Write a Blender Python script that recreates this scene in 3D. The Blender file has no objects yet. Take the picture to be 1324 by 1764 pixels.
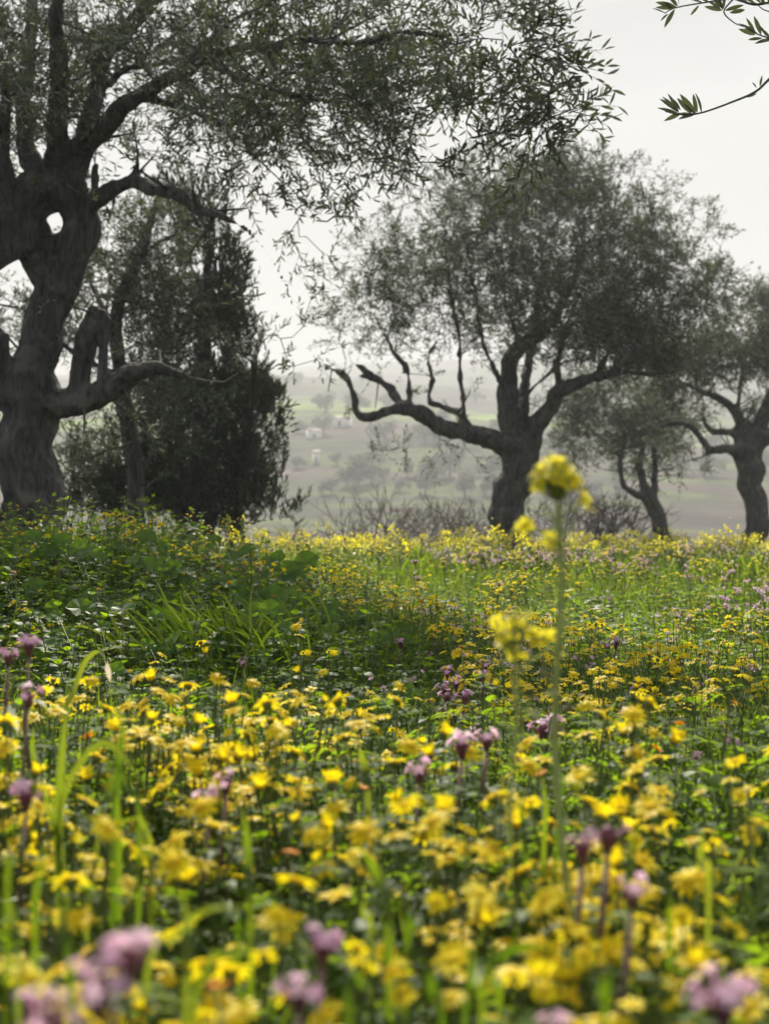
import bpy, math, random
import numpy as np
from mathutils import Vector, Matrix, noise

random.seed(7)
rng = np.random.default_rng(7)
scene = bpy.context.scene
col = scene.collection

# ------------------------------------------------------------------ camera
F = 2400.0                      # focal length in photo pixels (1324 x 1764)
CAMZ = 0.65
PITCH = math.atan((882 - 820) / F)
cam_data = bpy.data.cameras.new('camera')
cam = bpy.data.objects.new('camera', cam_data)
col.objects.link(cam)
cam.location = (0, 0, CAMZ)
cam.rotation_euler = (math.pi / 2 - PITCH, 0, 0)
cam_data.sensor_fit = 'VERTICAL'
cam_data.sensor_height = 36.0
cam_data.sensor_width = 27.0
cam_data.lens = 36.0 * F / 1764.0
cam_data.clip_start = 0.03
cam_data.clip_end = 4000
cam_data.dof.use_dof = True
cam_data.dof.focus_distance = 3.5
cam_data.dof.aperture_fstop = cam_data.lens / 8.5
scene.camera = cam

# ------------------------------------------------------------------ sky and sun
SUN_EL = math.radians(39)
SUN_AZ = math.radians(-3)      # from +Y, negative is towards -X
world = bpy.data.worlds.new('World')
scene.world = world
world.use_nodes = True
nt = world.node_tree
nt.nodes.clear()
n_out = nt.nodes.new('ShaderNodeOutputWorld')
n_bg = nt.nodes.new('ShaderNodeBackground')
n_sky = nt.nodes.new('ShaderNodeTexSky')
n_sky.sky_type = 'NISHITA'
n_sky.sun_disc = False
n_sky.sun_elevation = SUN_EL
n_sky.sun_rotation = SUN_AZ
n_sky.dust_density = 5.0
n_sky.air_density = 1.0
n_sky.ozone_density = 1.0
n_hs = nt.nodes.new('ShaderNodeHueSaturation')
n_hs.inputs['Saturation'].default_value = 0.22
n_tc = nt.nodes.new('ShaderNodeTexCoord')
n_map = nt.nodes.new('ShaderNodeMapping')
n_map.inputs['Scale'].default_value = (2.0, 2.0, 6.0)
n_map.inputs['Location'].default_value = (1.3, .4, 2.2)
n_noise = nt.nodes.new('ShaderNodeTexNoise')
n_noise.inputs['Scale'].default_value = 1.3
n_noise.inputs['Detail'].default_value = 6.0
n_noise.inputs['Roughness'].default_value = 0.55
n_mr = nt.nodes.new('ShaderNodeMapRange')
n_mr.inputs['From Min'].default_value = 0.3
n_mr.inputs['From Max'].default_value = 0.7
n_mr.inputs['To Min'].default_value = 0.78
n_mr.inputs['To Max'].default_value = 1.06
n_mul = nt.nodes.new('ShaderNodeMix')
n_mul.data_type = 'RGBA'
n_mul.blend_type = 'MULTIPLY'
n_mul.inputs['Factor'].default_value = 1.0
L = nt.links.new
L(n_tc.outputs['Generated'], n_map.inputs['Vector'])
L(n_map.outputs['Vector'], n_noise.inputs['Vector'])
L(n_noise.outputs['Fac'], n_mr.inputs['Value'])
L(n_sky.outputs['Color'], n_hs.inputs['Color'])
n_tint = nt.nodes.new('ShaderNodeMix')
n_tint.data_type = 'RGBA'
n_tint.blend_type = 'MULTIPLY'
n_tint.inputs['Factor'].default_value = 1.0
n_tint.inputs[7].default_value = (1.0, 1.0, 1.0, 1)
L(n_hs.outputs['Color'], n_tint.inputs[6])
n_veil = nt.nodes.new('ShaderNodeMix')       # thin even cloud over the whole sky
n_veil.data_type = 'RGBA'
n_veil.inputs['Factor'].default_value = 0.955
n_veil.inputs[7].default_value = (5.45, 5.55, 5.65, 1)
L(n_tint.outputs[2], n_veil.inputs[6])
L(n_veil.outputs[2], n_mul.inputs[6])
L(n_mr.outputs['Result'], n_mul.inputs[7])
L(n_mul.outputs[2], n_bg.inputs['Color'])
n_bg.inputs['Strength'].default_value = 0.055
L(n_bg.outputs['Background'], n_out.inputs['Surface'])

sun_dir = Vector((math.sin(SUN_AZ) * math.cos(SUN_EL), math.cos(SUN_AZ) * math.cos(SUN_EL), math.sin(SUN_EL)))
sun_data = bpy.data.lights.new('sun', 'SUN')
sun_data.energy = 5.0
sun_data.angle = math.radians(1.0)
sun_data.color = (1.0, 0.92, 0.78)
sun = bpy.data.objects.new('sun', sun_data)
col.objects.link(sun)
sun.location = (-3, 12, 12)
sun.rotation_euler = (-sun_dir).to_track_quat('-Z', 'Y').to_euler()

scene.view_settings.view_transform = 'Standard'
scene.view_settings.look = 'None'
scene.view_settings.gamma = 1.0
scene.view_settings.use_curve_mapping = False
scene.view_settings.exposure = 1.15
scene.cycles.use_denoising = True
scene.cycles.use_adaptive_sampling = True
scene.cycles.adaptive_threshold = 0.03
scene.cycles.max_bounces = 7
scene.cycles.diffuse_bounces = 5
scene.cycles.glossy_bounces = 2
scene.cycles.transmission_bounces = 2
scene.cycles.volume_bounces = 0
scene.cycles.transparent_max_bounces = 8
scene.cycles.sample_clamp_indirect = 4.0
scene.cycles.caustics_reflective = False
scene.cycles.caustics_refractive = False

# ------------------------------------------------------------------ placing
_cp, _sp = math.cos(PITCH), math.sin(PITCH)


def P(px, py, Y):
    """world point on the photo pixel's ray at world depth Y"""
    u = (px - 662.0) / F
    v = (882.0 - py) / F
    dx, dy, dz = u, _cp + v * _sp, v * _cp - _sp
    k = Y / dy
    return np.array((dx * k, Y, CAMZ + dz * k))


_gy = np.array([-60, 3, 9, 16, 24, 30, 60, 110, 160, 220, 300, 400, 500, 650, 800, 1250.])
_gz = np.array([0, 0, -.04, -.38, -.78, -1.9, -5.2, -8.5, -7.5, -3.5, 5, 20, 29, 43, 56, 90.])


def smooth(a, b, x):
    t = np.clip((x - a) / (b - a), 0, 1)
    return t * t * (3 - 2 * t)


def G(x, y):
    x = np.asarray(x, float)
    y = np.asarray(y, float)
    z = np.interp(y, _gy, _gz)
    far = smooth(60, 300, y)
    z = z + far * (6 * np.sin(x / 95 + 1.3) + 4 * np.sin(x / 41 + y / 130.) + 2.0 * np.sin(y / 33 + x / 70))
    near = 1 - smooth(20, 40, y)
    z = z + near * (0.018 * np.sin(2.1 * x + 1.7 * y) + 0.014 * np.sin(3.9 * x - 1.3 * y + 1))
    bx = 1 - smooth(-1.0, 0.25, x + 0.10 * (y - 5))
    by = np.where(y < 5.0, smooth(2.9, 5.0, y), 1 - smooth(5.6, 8.2, y))
    z = z + 0.26 * bx * by
    return z


def Gs(x, y):
    return float(G(x, y))


def hit(px, py, y0=40.0):
    for Y in np.arange(y0, 1100, 2.0):
        p = P(px, py, Y)
        if p[2] <= Gs(p[0], Y):
            return p
    return P(px, py, 600)


# ------------------------------------------------------------------ mesh builder
def nrm(a):
    a = np.asarray(a, float)
    return a / np.maximum(np.linalg.norm(a, axis=-1, keepdims=True), 1e-9)


class MB:
    def __init__(self):
        self.v, self.var, self.f, self.n = [], [], {3: [], 4: []}, 0

    def add(self, v, faces, var=0.0):
        """faces: list of (index array (n,k), material index)"""
        v = np.asarray(v, float).reshape(-1, 3)
        self.v.append(v)
        self.var.append(np.broadcast_to(np.asarray(var, float), (len(v),)))
        for fa, m in faces:
            fa = np.asarray(fa, int)
            if len(fa):
                self.f[fa.shape[1]].append((fa + self.n, np.full(len(fa), m, int)))
        self.n += len(v)

    def arrays(self):
        V = np.concatenate(self.v) if self.v else np.zeros((0, 3))
        var = np.concatenate(self.var) if self.var else np.zeros(0)
        fs = []
        for k in (3, 4):
            if self.f[k]:
                fs.append((np.concatenate([a for a, _ in self.f[k]]), np.concatenate([m for _, m in self.f[k]])))
        return V, fs, var

    def stamp(self, proto, R, T, var):
        """many copies of another builder's geometry: R (N,3,3) incl. scale, T (N,3), var (N,)"""
        V, fs, pv = proto
        N, n = len(T), len(V)
        if N == 0 or n == 0:
            return
        W = np.einsum('nij,vj->nvi', R, V) + T[:, None, :]
        self.v.append(W.reshape(-1, 3))
        self.var.append(((np.asarray(var)[:, None] + pv[None, :]) % 1.0).reshape(-1))
        off = (np.arange(N) * n + self.n)[:, None, None]
        for fa, m in fs:
            self.f[fa.shape[1]].append(((fa[None] + off).reshape(-1, fa.shape[1]), np.tile(m, N)))
        self.n += N * n

    def mesh(self, name, mats, smooth_shade=False):
        V, fs, var = self.arrays()
        me = bpy.data.meshes.new(name)
        me.vertices.add(len(V))
        me.vertices.foreach_set('co', V.astype(np.float32).ravel())
        nl = sum(a.size for a, _ in fs)
        npoly = sum(len(a) for a, _ in fs)
        me.loops.add(nl)
        me.polygons.add(npoly)
        if nl:
            me.loops.foreach_set('vertex_index', np.concatenate([a.ravel() for a, _ in fs]).astype(np.int32))
            tot = np.concatenate([np.full(len(a), a.shape[1]) for a, _ in fs])
            me.polygons.foreach_set('loop_start', np.concatenate([[0], np.cumsum(tot)[:-1]]).astype(np.int32))
            me.polygons.foreach_set('material_index', np.concatenate([m for _, m in fs]).astype(np.int32))
            if smooth_shade:
                me.polygons.foreach_set('use_smooth', np.ones(npoly, dtype=bool))
        for m in mats:
            me.materials.append(m)
        at = me.attributes.new('var', 'FLOAT', 'POINT')
        at.data.foreach_set('value', var.astype(np.float32))
        me.update(calc_edges=True)
        return me


def link(name, me, parent=None, loc=None):
    o = bpy.data.objects.new(name, me)
    col.objects.link(o)
    if parent is not None:
        o.parent = parent
    if loc is not None:
        o.location = loc
    return o


def tag(o, label=None, cat=None, group=None, kind=None):
    if label:
        o['label'] = label
    if cat:
        o['category'] = cat
    if group:
        o['group'] = group
    if kind:
        o['kind'] = kind
    return o


def catmull(pts, n):
    pts = np.asarray(pts, float)
    k = len(pts)
    if k == 2:
        t = np.linspace(0, 1, n)[:, None]
        return pts[0] * (1 - t) + pts[1] * t
    ext = np.vstack([2 * pts[0] - pts[1], pts, 2 * pts[-1] - pts[-2]])
    out = []
    for t in np.linspace(0, k - 1 - 1e-6, n):
        i = int(t)
        f = t - i
        p0, p1, p2, p3 = ext[i], ext[i + 1], ext[i + 2], ext[i + 3]
        out.append(0.5 * ((2 * p1) + (-p0 + p2) * f + (2 * p0 - 5 * p1 + 4 * p2 - p3) * f * f + (-p0 + 3 * p1 - 3 * p2 + p3) * f ** 3))
    return np.array(out)


def sweep(mb, pts, rad, sides=8, mat=0, gnarl=0.0, cap=True, phase=0.0, var=0.0):
    pts = np.asarray(pts, float)
    rad = np.asarray(rad, float)
    n = len(pts)
    tan = nrm(np.gradient(pts, axis=0))
    up = np.array((0.31, 0.9, 0.2))
    rings = []
    th = np.linspace(0, 2 * math.pi, sides, endpoint=False)
    a = None
    for i in range(n):
        t = tan[i]
        a = np.cross(t, up) if a is None else a - t * np.dot(a, t)
        a = nrm(a)
        b = np.cross(t, a)
        r = rad[i]
        if gnarl:
            s = i / max(n - 1, 1)
            rr = r * (1 + gnarl * (0.6 * np.sin(3 * th + phase + 4 * s) + 0.5 * np.sin(5 * th - 3 * s + 2 * phase) + 0.35 * np.sin(9 * th + 7 * s)))
        else:
            rr = np.full(sides, r)
        rings.append(pts[i] + rr[:, None] * (np.cos(th)[:, None] * a + np.sin(th)[:, None] * b))
    V = np.vstack(rings)
    i = np.arange(n - 1)[:, None] * sides
    j = np.arange(sides)[None]
    j2 = (j + 1) % sides
    q = np.stack([i + j, i + j2, i + sides + j2, i + sides + j], -1).reshape(-1, 4)
    faces = [(q, mat)]
    if cap:
        V = np.vstack([V, pts[0], pts[-1]])
        c0, c1 = n * sides, n * sides + 1
        jj = np.arange(sides)
        faces.append((np.stack([np.full(sides, c0), (jj + 1) % sides, jj], -1), mat))
        faces.append((np.stack([np.full(sides, c1), (n - 1) * sides + jj, (n - 1) * sides + (jj + 1) % sides], -1), mat))
    mb.add(V, faces, var)


def frusta(mb, A, B, ra, rb, sides=4, mat=0):
    """many separate tapered rods"""
    A, B = np.asarray(A, float), np.asarray(B, float)
    N = len(A)
    if N == 0:
        return
    t = nrm(B - A)
    ref = np.where(np.abs(t[:, 2:3]) > .9, np.array([[1., 0, 0]]), np.array([[0, 0, 1.]]))
    a = nrm(np.cross(t, ref))
    b = np.cross(t, a)
    th = np.linspace(0, 2 * math.pi, sides, endpoint=False)
    off = np.cos(th)[None, :, None] * a[:, None] + np.sin(th)[None, :, None] * b[:, None]
    V = np.concatenate([A[:, None] + off * np.asarray(ra)[:, None, None], B[:, None] + off * np.asarray(rb)[:, None, None]], 1)
    j = np.arange(sides)
    q = np.stack([j, (j + 1) % sides, sides + (j + 1) % sides, sides + j], -1)
    f = (q[None] + (np.arange(N) * 2 * sides)[:, None, None]).reshape(-1, 4)
    mb.add(V.reshape(-1, 3), [(f, mat)], np.repeat(rng.random(N), 2 * sides))


def leaves(mb, pos, d, n, Ln, Wd, kind='hex', mat=0, var=None, curl=0.15, fold=0.12):
    pos, d, n = np.atleast_2d(pos), nrm(np.atleast_2d(d)), np.atleast_2d(n)
    N = len(pos)
    if N == 0:
        return
    Ln = np.broadcast_to(np.asarray(Ln, float), (N,))[:, None]
    Wd = np.broadcast_to(np.asarray(Wd, float), (N,))[:, None]
    side = nrm(np.cross(d, n))
    up = np.cross(side, d)
    cu = np.broadcast_to(np.asarray(curl, float), (N,))[:, None]

    def at(t, w):
        return pos + d * Ln * t - up * Ln * cu * t * t + side * Wd * w * 0.5 + up * abs(w) * fold * Wd
    if var is None:
        var = rng.random(N)
    if kind == 'dia':
        V = np.stack([at(0, 0), at(.45, 1), at(1, 0), at(.45, -1)], 1)
        fs = [(np.array([[0, 1, 2, 3]]), mat)]
    elif kind == 'ovate':
        V = np.stack([at(0, 0), at(.18, .8), at(.18, -.8), at(.42, 1), at(.42, -1), at(.75, .55), at(.75, -.55), at(1, 0)], 1)
        fs = [(np.array([[0, 1, 2], [5, 7, 6]]), mat), (np.array([[1, 3, 4, 2], [3, 5, 6, 4]]), mat)]
    else:
        V = np.stack([at(0, 0), at(.3, .9), at(.3, -.9), at(.66, .85), at(.66, -.85), at(1, 0)], 1)
        fs = [(np.array([[0, 1, 2], [3, 5, 4]]), mat), (np.array([[1, 3, 4, 2]]), mat)]
    k = V.shape[1]
    out = []
    for fa, m in fs:
        out.append(((fa[None] + (np.arange(N) * k)[:, None, None]).reshape(-1, fa.shape[1]), m))
    mb.add(V.reshape(-1, 3), out, np.repeat(var, k))


def ribbon(mb, pts, w, side, mat=0, var=0.0, keel=0.25):
    """a grass blade: three points across, keeled, tapering as given"""
    pts = np.asarray(pts, float)
    w = np.asarray(w, float)
    n = len(pts)
    tan = nrm(np.gradient(pts, axis=0))
    side = nrm(np.asarray(side, float) - tan * np.sum(tan * side, -1, keepdims=True))
    up = np.cross(side, tan)
    Lp = pts - side * w[:, None] * .5 + up * w[:, None] * keel * .5
    Rp = pts + side * w[:, None] * .5 + up * w[:, None] * keel * .5
    V = np.stack([Lp, pts, Rp], 1).reshape(-1, 3)
    i = np.arange(n - 1)[:, None] * 3
    j = np.arange(2)[None]
    q = np.stack([i + j, i + j + 1, i + j + 4, i + j + 3], -1).reshape(-1, 4)
    mb.add(V, [(q, mat)], var)


# ------------------------------------------------------------------ materials
def new_mat(name):
    m = bpy.data.materials.new(name)
    m.use_nodes = True
    m.node_tree.nodes.clear()
    return m, m.node_tree.nodes, m.node_tree.links.new


def ramp(N, cols, pos=None):
    r = N.new('ShaderNodeValToRGB')
    el = r.color_ramp.elements
    pos = pos or [i / (len(cols) - 1) for i in range(len(cols))]
    while len(el) < len(cols):
        el.new(0.5)
    for e, c, p in zip(el, cols, pos):
        e.position = p
        e.color = (*c, 1)
    return r


def plant_mat(name, cols, trans=0.45, tcol=None, rough=0.45, spec=0.5, back=None, sat_t=1.0):
    """leaf or petal: colour varies from leaf to leaf, light passes through"""
    m, N, K = new_mat(name)
    out = N.new('ShaderNodeOutputMaterial')
    at = N.new('ShaderNodeAttribute')
    at.attribute_name = 'var'
    oi = N.new('ShaderNodeObjectInfo')
    ad = N.new('ShaderNodeMath')
    ad.operation = 'ADD'
    fr = N.new('ShaderNodeMath')
    fr.operation = 'FRACT'
    K(at.outputs['Fac'], ad.inputs[0])
    K(oi.outputs['Random'], ad.inputs[1])
    K(ad.outputs[0], fr.inputs[0])
    rp = ramp(N, cols)
    K(fr.outputs[0], rp.inputs['Fac'])
    colour = rp.outputs['Color']
    if back is not None:
        ge = N.new('ShaderNodeNewGeometry')
        mx = N.new('ShaderNodeMix')
        mx.data_type = 'RGBA'
        K(ge.outputs['Backfacing'], mx.inputs['Factor'])
        K(colour, mx.inputs[6])
        mx.inputs[7].default_value = (*back, 1)
        colour = mx.outputs[2]
    pb = N.new('ShaderNodeBsdfPrincipled')
    K(colour, pb.inputs['Base Color'])
    pb.inputs['Roughness'].default_value = rough
    pb.inputs['Specular IOR Level'].default_value = spec
    if trans <= 0:
        K(pb.outputs[0], out.inputs['Surface'])
        return m
    tr = N.new('ShaderNodeBsdfTranslucent')
    if tcol is None:
        tcol = cols
    rt = ramp(N, tcol)
    K(fr.outputs[0], rt.inputs['Fac'])
    K(rt.outputs['Color'], tr.inputs['Color'])
    ms = N.new('ShaderNodeMixShader')
    ms.inputs['Fac'].default_value = trans
    K(pb.outputs[0], ms.inputs[1])
    K(tr.outputs[0], ms.inputs[2])
    K(ms.outputs[0], out.inputs['Surface'])
    return m


def bark_mat(name, c0, c1, scale=6.0):
    m, N, K = new_mat(name)
    out = N.new('ShaderNodeOutputMaterial')
    pb = N.new('ShaderNodeBsdfPrincipled')
    tc = N.new('ShaderNodeTexCoord')
    mp = N.new('ShaderNodeMapping')
    mp.inputs['Scale'].default_value = (scale * 2.2, scale * 2.2, scale * 0.45)
    no = N.new('ShaderNodeTexNoise')
    no.inputs['Scale'].default_value = 2.0
    no.inputs['Detail'].default_value = 7
    no.inputs['Roughness'].default_value = 0.65
    no.inputs['Distortion'].default_value = 0.8
    K(tc.outputs['Object'], mp.inputs['Vector'])
    K(mp.outputs['Vector'], no.inputs['Vector'])
    rp = ramp(N, [c0, c1, tuple(min(1, c * 1.35) for c in c1)], [0.35, 0.6, 0.8])
    K(no.outputs['Fac'], rp.inputs['Fac'])
    li = N.new('ShaderNodeTexNoise')
    li.inputs['Scale'].default_value = 5.0
    li.inputs['Detail'].default_value = 6
    K(tc.outputs['Object'], li.inputs['Vector'])
    lr = ramp(N, [(0, 0, 0), (1, 1, 1)], [.56, .66])
    K(li.outputs['Fac'], lr.inputs['Fac'])
    lx = N.new('ShaderNodeMix')
    lx.data_type = 'RGBA'
    K(lr.outputs['Color'], lx.inputs['Factor'])
    K(rp.outputs['Color'], lx.inputs[6])
    lx.inputs[7].default_value = (.14, .14, .125, 1)
    K(lx.outputs[2], pb.inputs['Base Color'])
    pb.inputs['Roughness'].default_value = 0.9
    pb.inputs['Specular IOR Level'].default_value = 0.2
    bp = N.new('ShaderNodeBump')
    bp.inputs['Strength'].default_value = 1.0
    bp.inputs['Distance'].default_value = 0.04
    K(no.outputs['Fac'], bp.inputs['Height'])
    K(bp.outputs['Normal'], pb.inputs['Normal'])
    K(pb.outputs[0], out.inputs['Surface'])
    return m


def plain_mat(name, c, rough=0.8):
    m, N, K = new_mat(name)
    out = N.new('ShaderNodeOutputMaterial')
    pb = N.new('ShaderNodeBsdfPrincipled')
    tc = N.new('ShaderNodeTexCoord')
    no = N.new('ShaderNodeTexNoise')
    no.inputs['Scale'].default_value = 9
    no.inputs['Detail'].default_value = 5
    K(tc.outputs['Object'], no.inputs['Vector'])
    rp = ramp(N, [tuple(x * .75 for x in c), c], [.3, .7])
    K(no.outputs['Fac'], rp.inputs['Fac'])
    K(rp.outputs['Color'], pb.inputs['Base Color'])
    pb.inputs['Roughness'].default_value = rough
    K(pb.outputs[0], out.inputs['Surface'])
    return m


M = {}
M['bark'] = bark_mat('olive_bark', (0.028, 0.027, 0.029), (0.095, 0.092, 0.094))
M['bark_far'] = bark_mat('olive_bark_thin', (0.03, 0.029, 0.029), (0.09, 0.087, 0.085), 4)
M['olive'] = plant_mat('olive_leaf', [(.038, .052, .034), (.056, .07, .046), (.075, .088, .062)], .20,
                       [(.10, .13, .03), (.14, .17, .05)], .65, .2, back=(.20, .22, .20))
M['conifer'] = plant_mat('conifer_leaf', [(.026, .038, .026), (.04, .054, .034), (.052, .062, .04)], .12, [(.05, .08, .02), (.08, .10, .03)], .6, .3)
M['twig'] = plain_mat('bare_twig', (.09, .07, .06), .9)
M['grass'] = plant_mat('grass_blade', [(.03, .075, .012), (.045, .10, .018), (.07, .12, .025)], .5,
                       [(.15, .27, .006), (.22, .34, .010), (.33, .40, .03)], .5, .3)
M['blade'] = plant_mat('broad_blade', [(.03, .07, .012), (.045, .09, .016), (.07, .11, .025)], .5,
                       [(.11, .20, .005), (.17, .26, .008), (.27, .32, .02)], .5, .3)
M['weed'] = plant_mat('weed_leaf', [(.028, .068, .008), (.044, .096, .010), (.066, .118, .014)], .52,
                      [(.20, .38, .008), (.28, .46, .010), (.36, .52, .02)], .5, .15)
M['feather'] = plant_mat('daisy_leaf', [(.03, .06, .010), (.044, .08, .012), (.06, .095, .018)], .55,
                         [(.22, .38, .010), (.28, .44, .012), (.35, .48, .02)], .65, .15)
M['mallow'] = plant_mat('mallow_leaf', [(.04, .10, .015), (.06, .13, .02)], .55, [(.26, .48, .006), (.34, .54, .01)], .5, .3)
M['stem'] = plant_mat('green_stem', [(.07, .12, .03), (.10, .15, .04), (.12, .14, .06)], .2, None, .5, .4)
M['stem_pale'] = plant_mat('pale_stem', [(.30, .36, .15), (.36, .42, .18)], .45, None, .55, .4)
M['stem_red'] = plant_mat('reddish_stem', [(.12, .06, .06), (.14, .10, .07)], .2, None, .5, .4)
M['yellow'] = plant_mat('yellow_petal', [(.76, .54, .006), (.83, .64, .008), (.86, .70, .01), (.88, .76, .04)], .5, [(.88, .72, .008), (.92, .80, .015)], .55, .2)
M['disc'] = plant_mat('flower_disc', [(.68, .45, .012), (.74, .52, .015), (.78, .58, .02)], .3, None, .8, .1)
M['orange'] = plant_mat('orange_petal', [(.85, .25, .012), (.88, .32, .015)], .4, None, .55, .25)
M['mustard'] = plant_mat('mustard_petal', [(.82, .72, .03), (.86, .76, .05)], .5, [(.85, .78, .04), (.9, .82, .06)], .55, .25)
M['pink'] = plant_mat('pink_petal', [(.84, .50, .68), (.88, .60, .75), (.92, .70, .82)], .55, None, .5, .3)
M['purple'] = plant_mat('purple_petal', [(.50, .24, .42), (.60, .35, .52), (.70, .48, .62)], .4, None, .5, .3)
M['bract'] = plant_mat('purple_bract', [(.16, .05, .09), (.20, .09, .09)], .25, None, .5, .3)
M['straw'] = plant_mat('straw', [(.62, .56, .40), (.72, .66, .5)], .4, None, .6, .3)


def ground_mat():
    m, N, K = new_mat('ground_soil_and_fields')
    out = N.new('ShaderNodeOutputMaterial')
    pb = N.new('ShaderNodeBsdfPrincipled')
    ge = N.new('ShaderNodeNewGeometry')
    sp = N.new('ShaderNodeSeparateXYZ')
    K(ge.outputs['Position'], sp.inputs[0])
    # near: dark soil and moss
    n1 = N.new('ShaderNodeTexNoise')
    n1.inputs['Scale'].default_value = 9
    n1.inputs['Detail'].default_value = 8
    K(ge.outputs['Position'], n1.inputs['Vector'])
    r1 = ramp(N, [(.018, .022, .008), (.035, .05, .012), (.05, .085, .02)], [.3, .5, .75])
    K(n1.outputs['Fac'], r1.inputs['Fac'])
    # far: strips of pasture, ploughed soil and scrub
    mp = N.new('ShaderNodeMapping')
    mp.inputs['Scale'].default_value = (.008, .05, 0.0)
    mp.inputs['Rotation'].default_value = (0, 0, .12)
    K(ge.outputs['Position'], mp.inputs['Vector'])
    n2 = N.new('ShaderNodeTexNoise')
    n2.inputs['Scale'].default_value = 1.0
    n2.inputs['Detail'].default_value = 4
    n2.inputs['Roughness'].default_value = .6
    K(mp.outputs['Vector'], n2.inputs['Vector'])
    r2 = ramp(N, [(.03, .03, .022), (.08, .062, .052), (.045, .042, .032), (.09, .13, .022), (.055, .048, .038), (.13, .095, .085), (.032, .034, .024)],
              [.30, .42, .47, .52, .565, .61, .70])
    K(n2.outputs['Fac'], r2.inputs['Fac'])
    n3 = N.new('ShaderNodeTexNoise')
    n3.inputs['Scale'].default_value = .12
    n3.inputs['Detail'].default_value = 6
    K(ge.outputs['Position'], n3.inputs['Vector'])
    r3 = ramp(N, [(.25, .24, .22), (1, 1, 1)], [.40, .58])
    K(n3.outputs['Fac'], r3.inputs['Fac'])
    mm = N.new('ShaderNodeMix')
    mm.data_type = 'RGBA'
    mm.blend_type = 'MULTIPLY'
    mm.inputs['Factor'].default_value = .8
    # the green terraces
    bnd = ramp(N, [(0, 0, 0), (1, 1, 1), (1, 1, 1), (0, 0, 0)], [.255, .285, .335, .37])
    dv = N.new('ShaderNodeMath')
    dv.operation = 'DIVIDE'
    dv.inputs[1].default_value = 1000.0
    K(sp.outputs['Y'], dv.inputs[0])
    K(dv.outputs[0], bnd.inputs['Fac'])
    mp3 = N.new('ShaderNodeMapping')
    mp3.inputs['Scale'].default_value = (.02, .13, 0.0)
    K(ge.outputs['Position'], mp3.inputs['Vector'])
    n4 = N.new('ShaderNodeTexNoise')
    n4.inputs['Scale'].default_value = 1.0
    n4.inputs['Detail'].default_value = 3
    K(mp3.outputs['Vector'], n4.inputs['Vector'])
    r4 = ramp(N, [(0, 0, 0), (1, 1, 1)], [.47, .54])
    K(n4.outputs['Fac'], r4.inputs['Fac'])
    ml = N.new('ShaderNodeMath')
    ml.operation = 'MULTIPLY'
    K(bnd.outputs['Color'], ml.inputs[0])
    K(r4.outputs['Color'], ml.inputs[1])
    gx = N.new('ShaderNodeMix')
    gx.data_type = 'RGBA'
    K(ml.outputs[0], gx.inputs['Factor'])
    K(r2.outputs['Color'], gx.inputs[6])
    gx.inputs[7].default_value = (.24, .40, .02, 1)
    K(gx.outputs[2], mm.inputs[6])
    K(r3.outputs['Color'], mm.inputs[7])
    mr = N.new('ShaderNodeMapRange')
    mr.inputs['From Min'].default_value = 30
    mr.inputs['From Max'].default_value = 90
    K(sp.outputs['Y'], mr.inputs['Value'])
    mx = N.new('ShaderNodeMix')
    mx.data_type = 'RGBA'
    K(mr.outputs['Result'], mx.inputs['Factor'])
    K(r1.outputs['Color'], mx.inputs[6])
    K(mm.outputs[2], mx.inputs[7])
    K(mx.outputs[2], pb.inputs['Base Color'])
    pb.inputs['Roughness'].default_value = 1.0
    pb.inputs['Specular IOR Level'].default_value = .1
    bp = N.new('ShaderNodeBump')
    bp.inputs['Strength'].default_value = .6
    bp.inputs['Distance'].default_value = .03
    K(n1.outputs['Fac'], bp.inputs['Height'])
    K(bp.outputs['Normal'], pb.inputs['Normal'])
    K(pb.outputs[0], out.inputs['Surface'])
    return m


M['ground'] = ground_mat()

# ------------------------------------------------------------------ ground
ys = np.concatenate([np.linspace(-45, -2, 16), np.linspace(-1.5, 12, 110), np.linspace(12.4, 30, 60), np.geomspace(31, 1200, 120)])
us = np.sign(np.linspace(-1, 1, 121)) * np.abs(np.linspace(-1, 1, 121)) ** 1.6
half = 9 + 0.55 * np.abs(ys) + 0.0
half = np.where(ys < 0, 30, np.maximum(half, 30 - ys * 1.2))
X = us[None] * half[:, None]
Yg = np.repeat(ys[:, None], len(us), 1)
Z = G(X, Yg)
V = np.stack([X, Yg, Z], -1).reshape(-1, 3)
nr, nc = X.shape
i = np.arange(nr - 1)[:, None] * nc
j = np.arange(nc - 1)[None]
q = np.stack([i + j, i + j + 1, i + nc + j + 1, i + nc + j], -1).reshape(-1, 4)
mb = MB()
mb.add(V, [(q, 0)])
tag(link('ground', mb.mesh('ground', [M['ground']], True)), 'grassy olive grove ground falling away to a hazy valley', kind='structure')

# ------------------------------------------------------------------ haze
bm_v = np.array([(sx * 760, y, z) for z in (-24, 112) for y in (-60, 1260) for sx in (-1, 1)], float)
mb = MB()
mb.add(bm_v, [(np.array([[0, 2, 3, 1], [4, 5, 7, 6], [0, 1, 5, 4], [2, 6, 7, 3], [0, 4, 6, 2], [1, 3, 7, 5]]), 0)])
hm, HN, HK = new_mat('haze_air')
ho = HN.new('ShaderNodeOutputMaterial')
hv = HN.new('ShaderNodeVolumePrincipled')
hv.inputs['Color'].default_value = (.86, .89, .94, 1)
hv.inputs['Density'].default_value = 0.0018
hv.inputs['Anisotropy'].default_value = 0.12
HK(hv.outputs[0], ho.inputs['Volume'])
tag(link('haze', mb.mesh('haze', [hm])), 'pale haze lying over the grove and the valley', kind='stuff')


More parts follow.
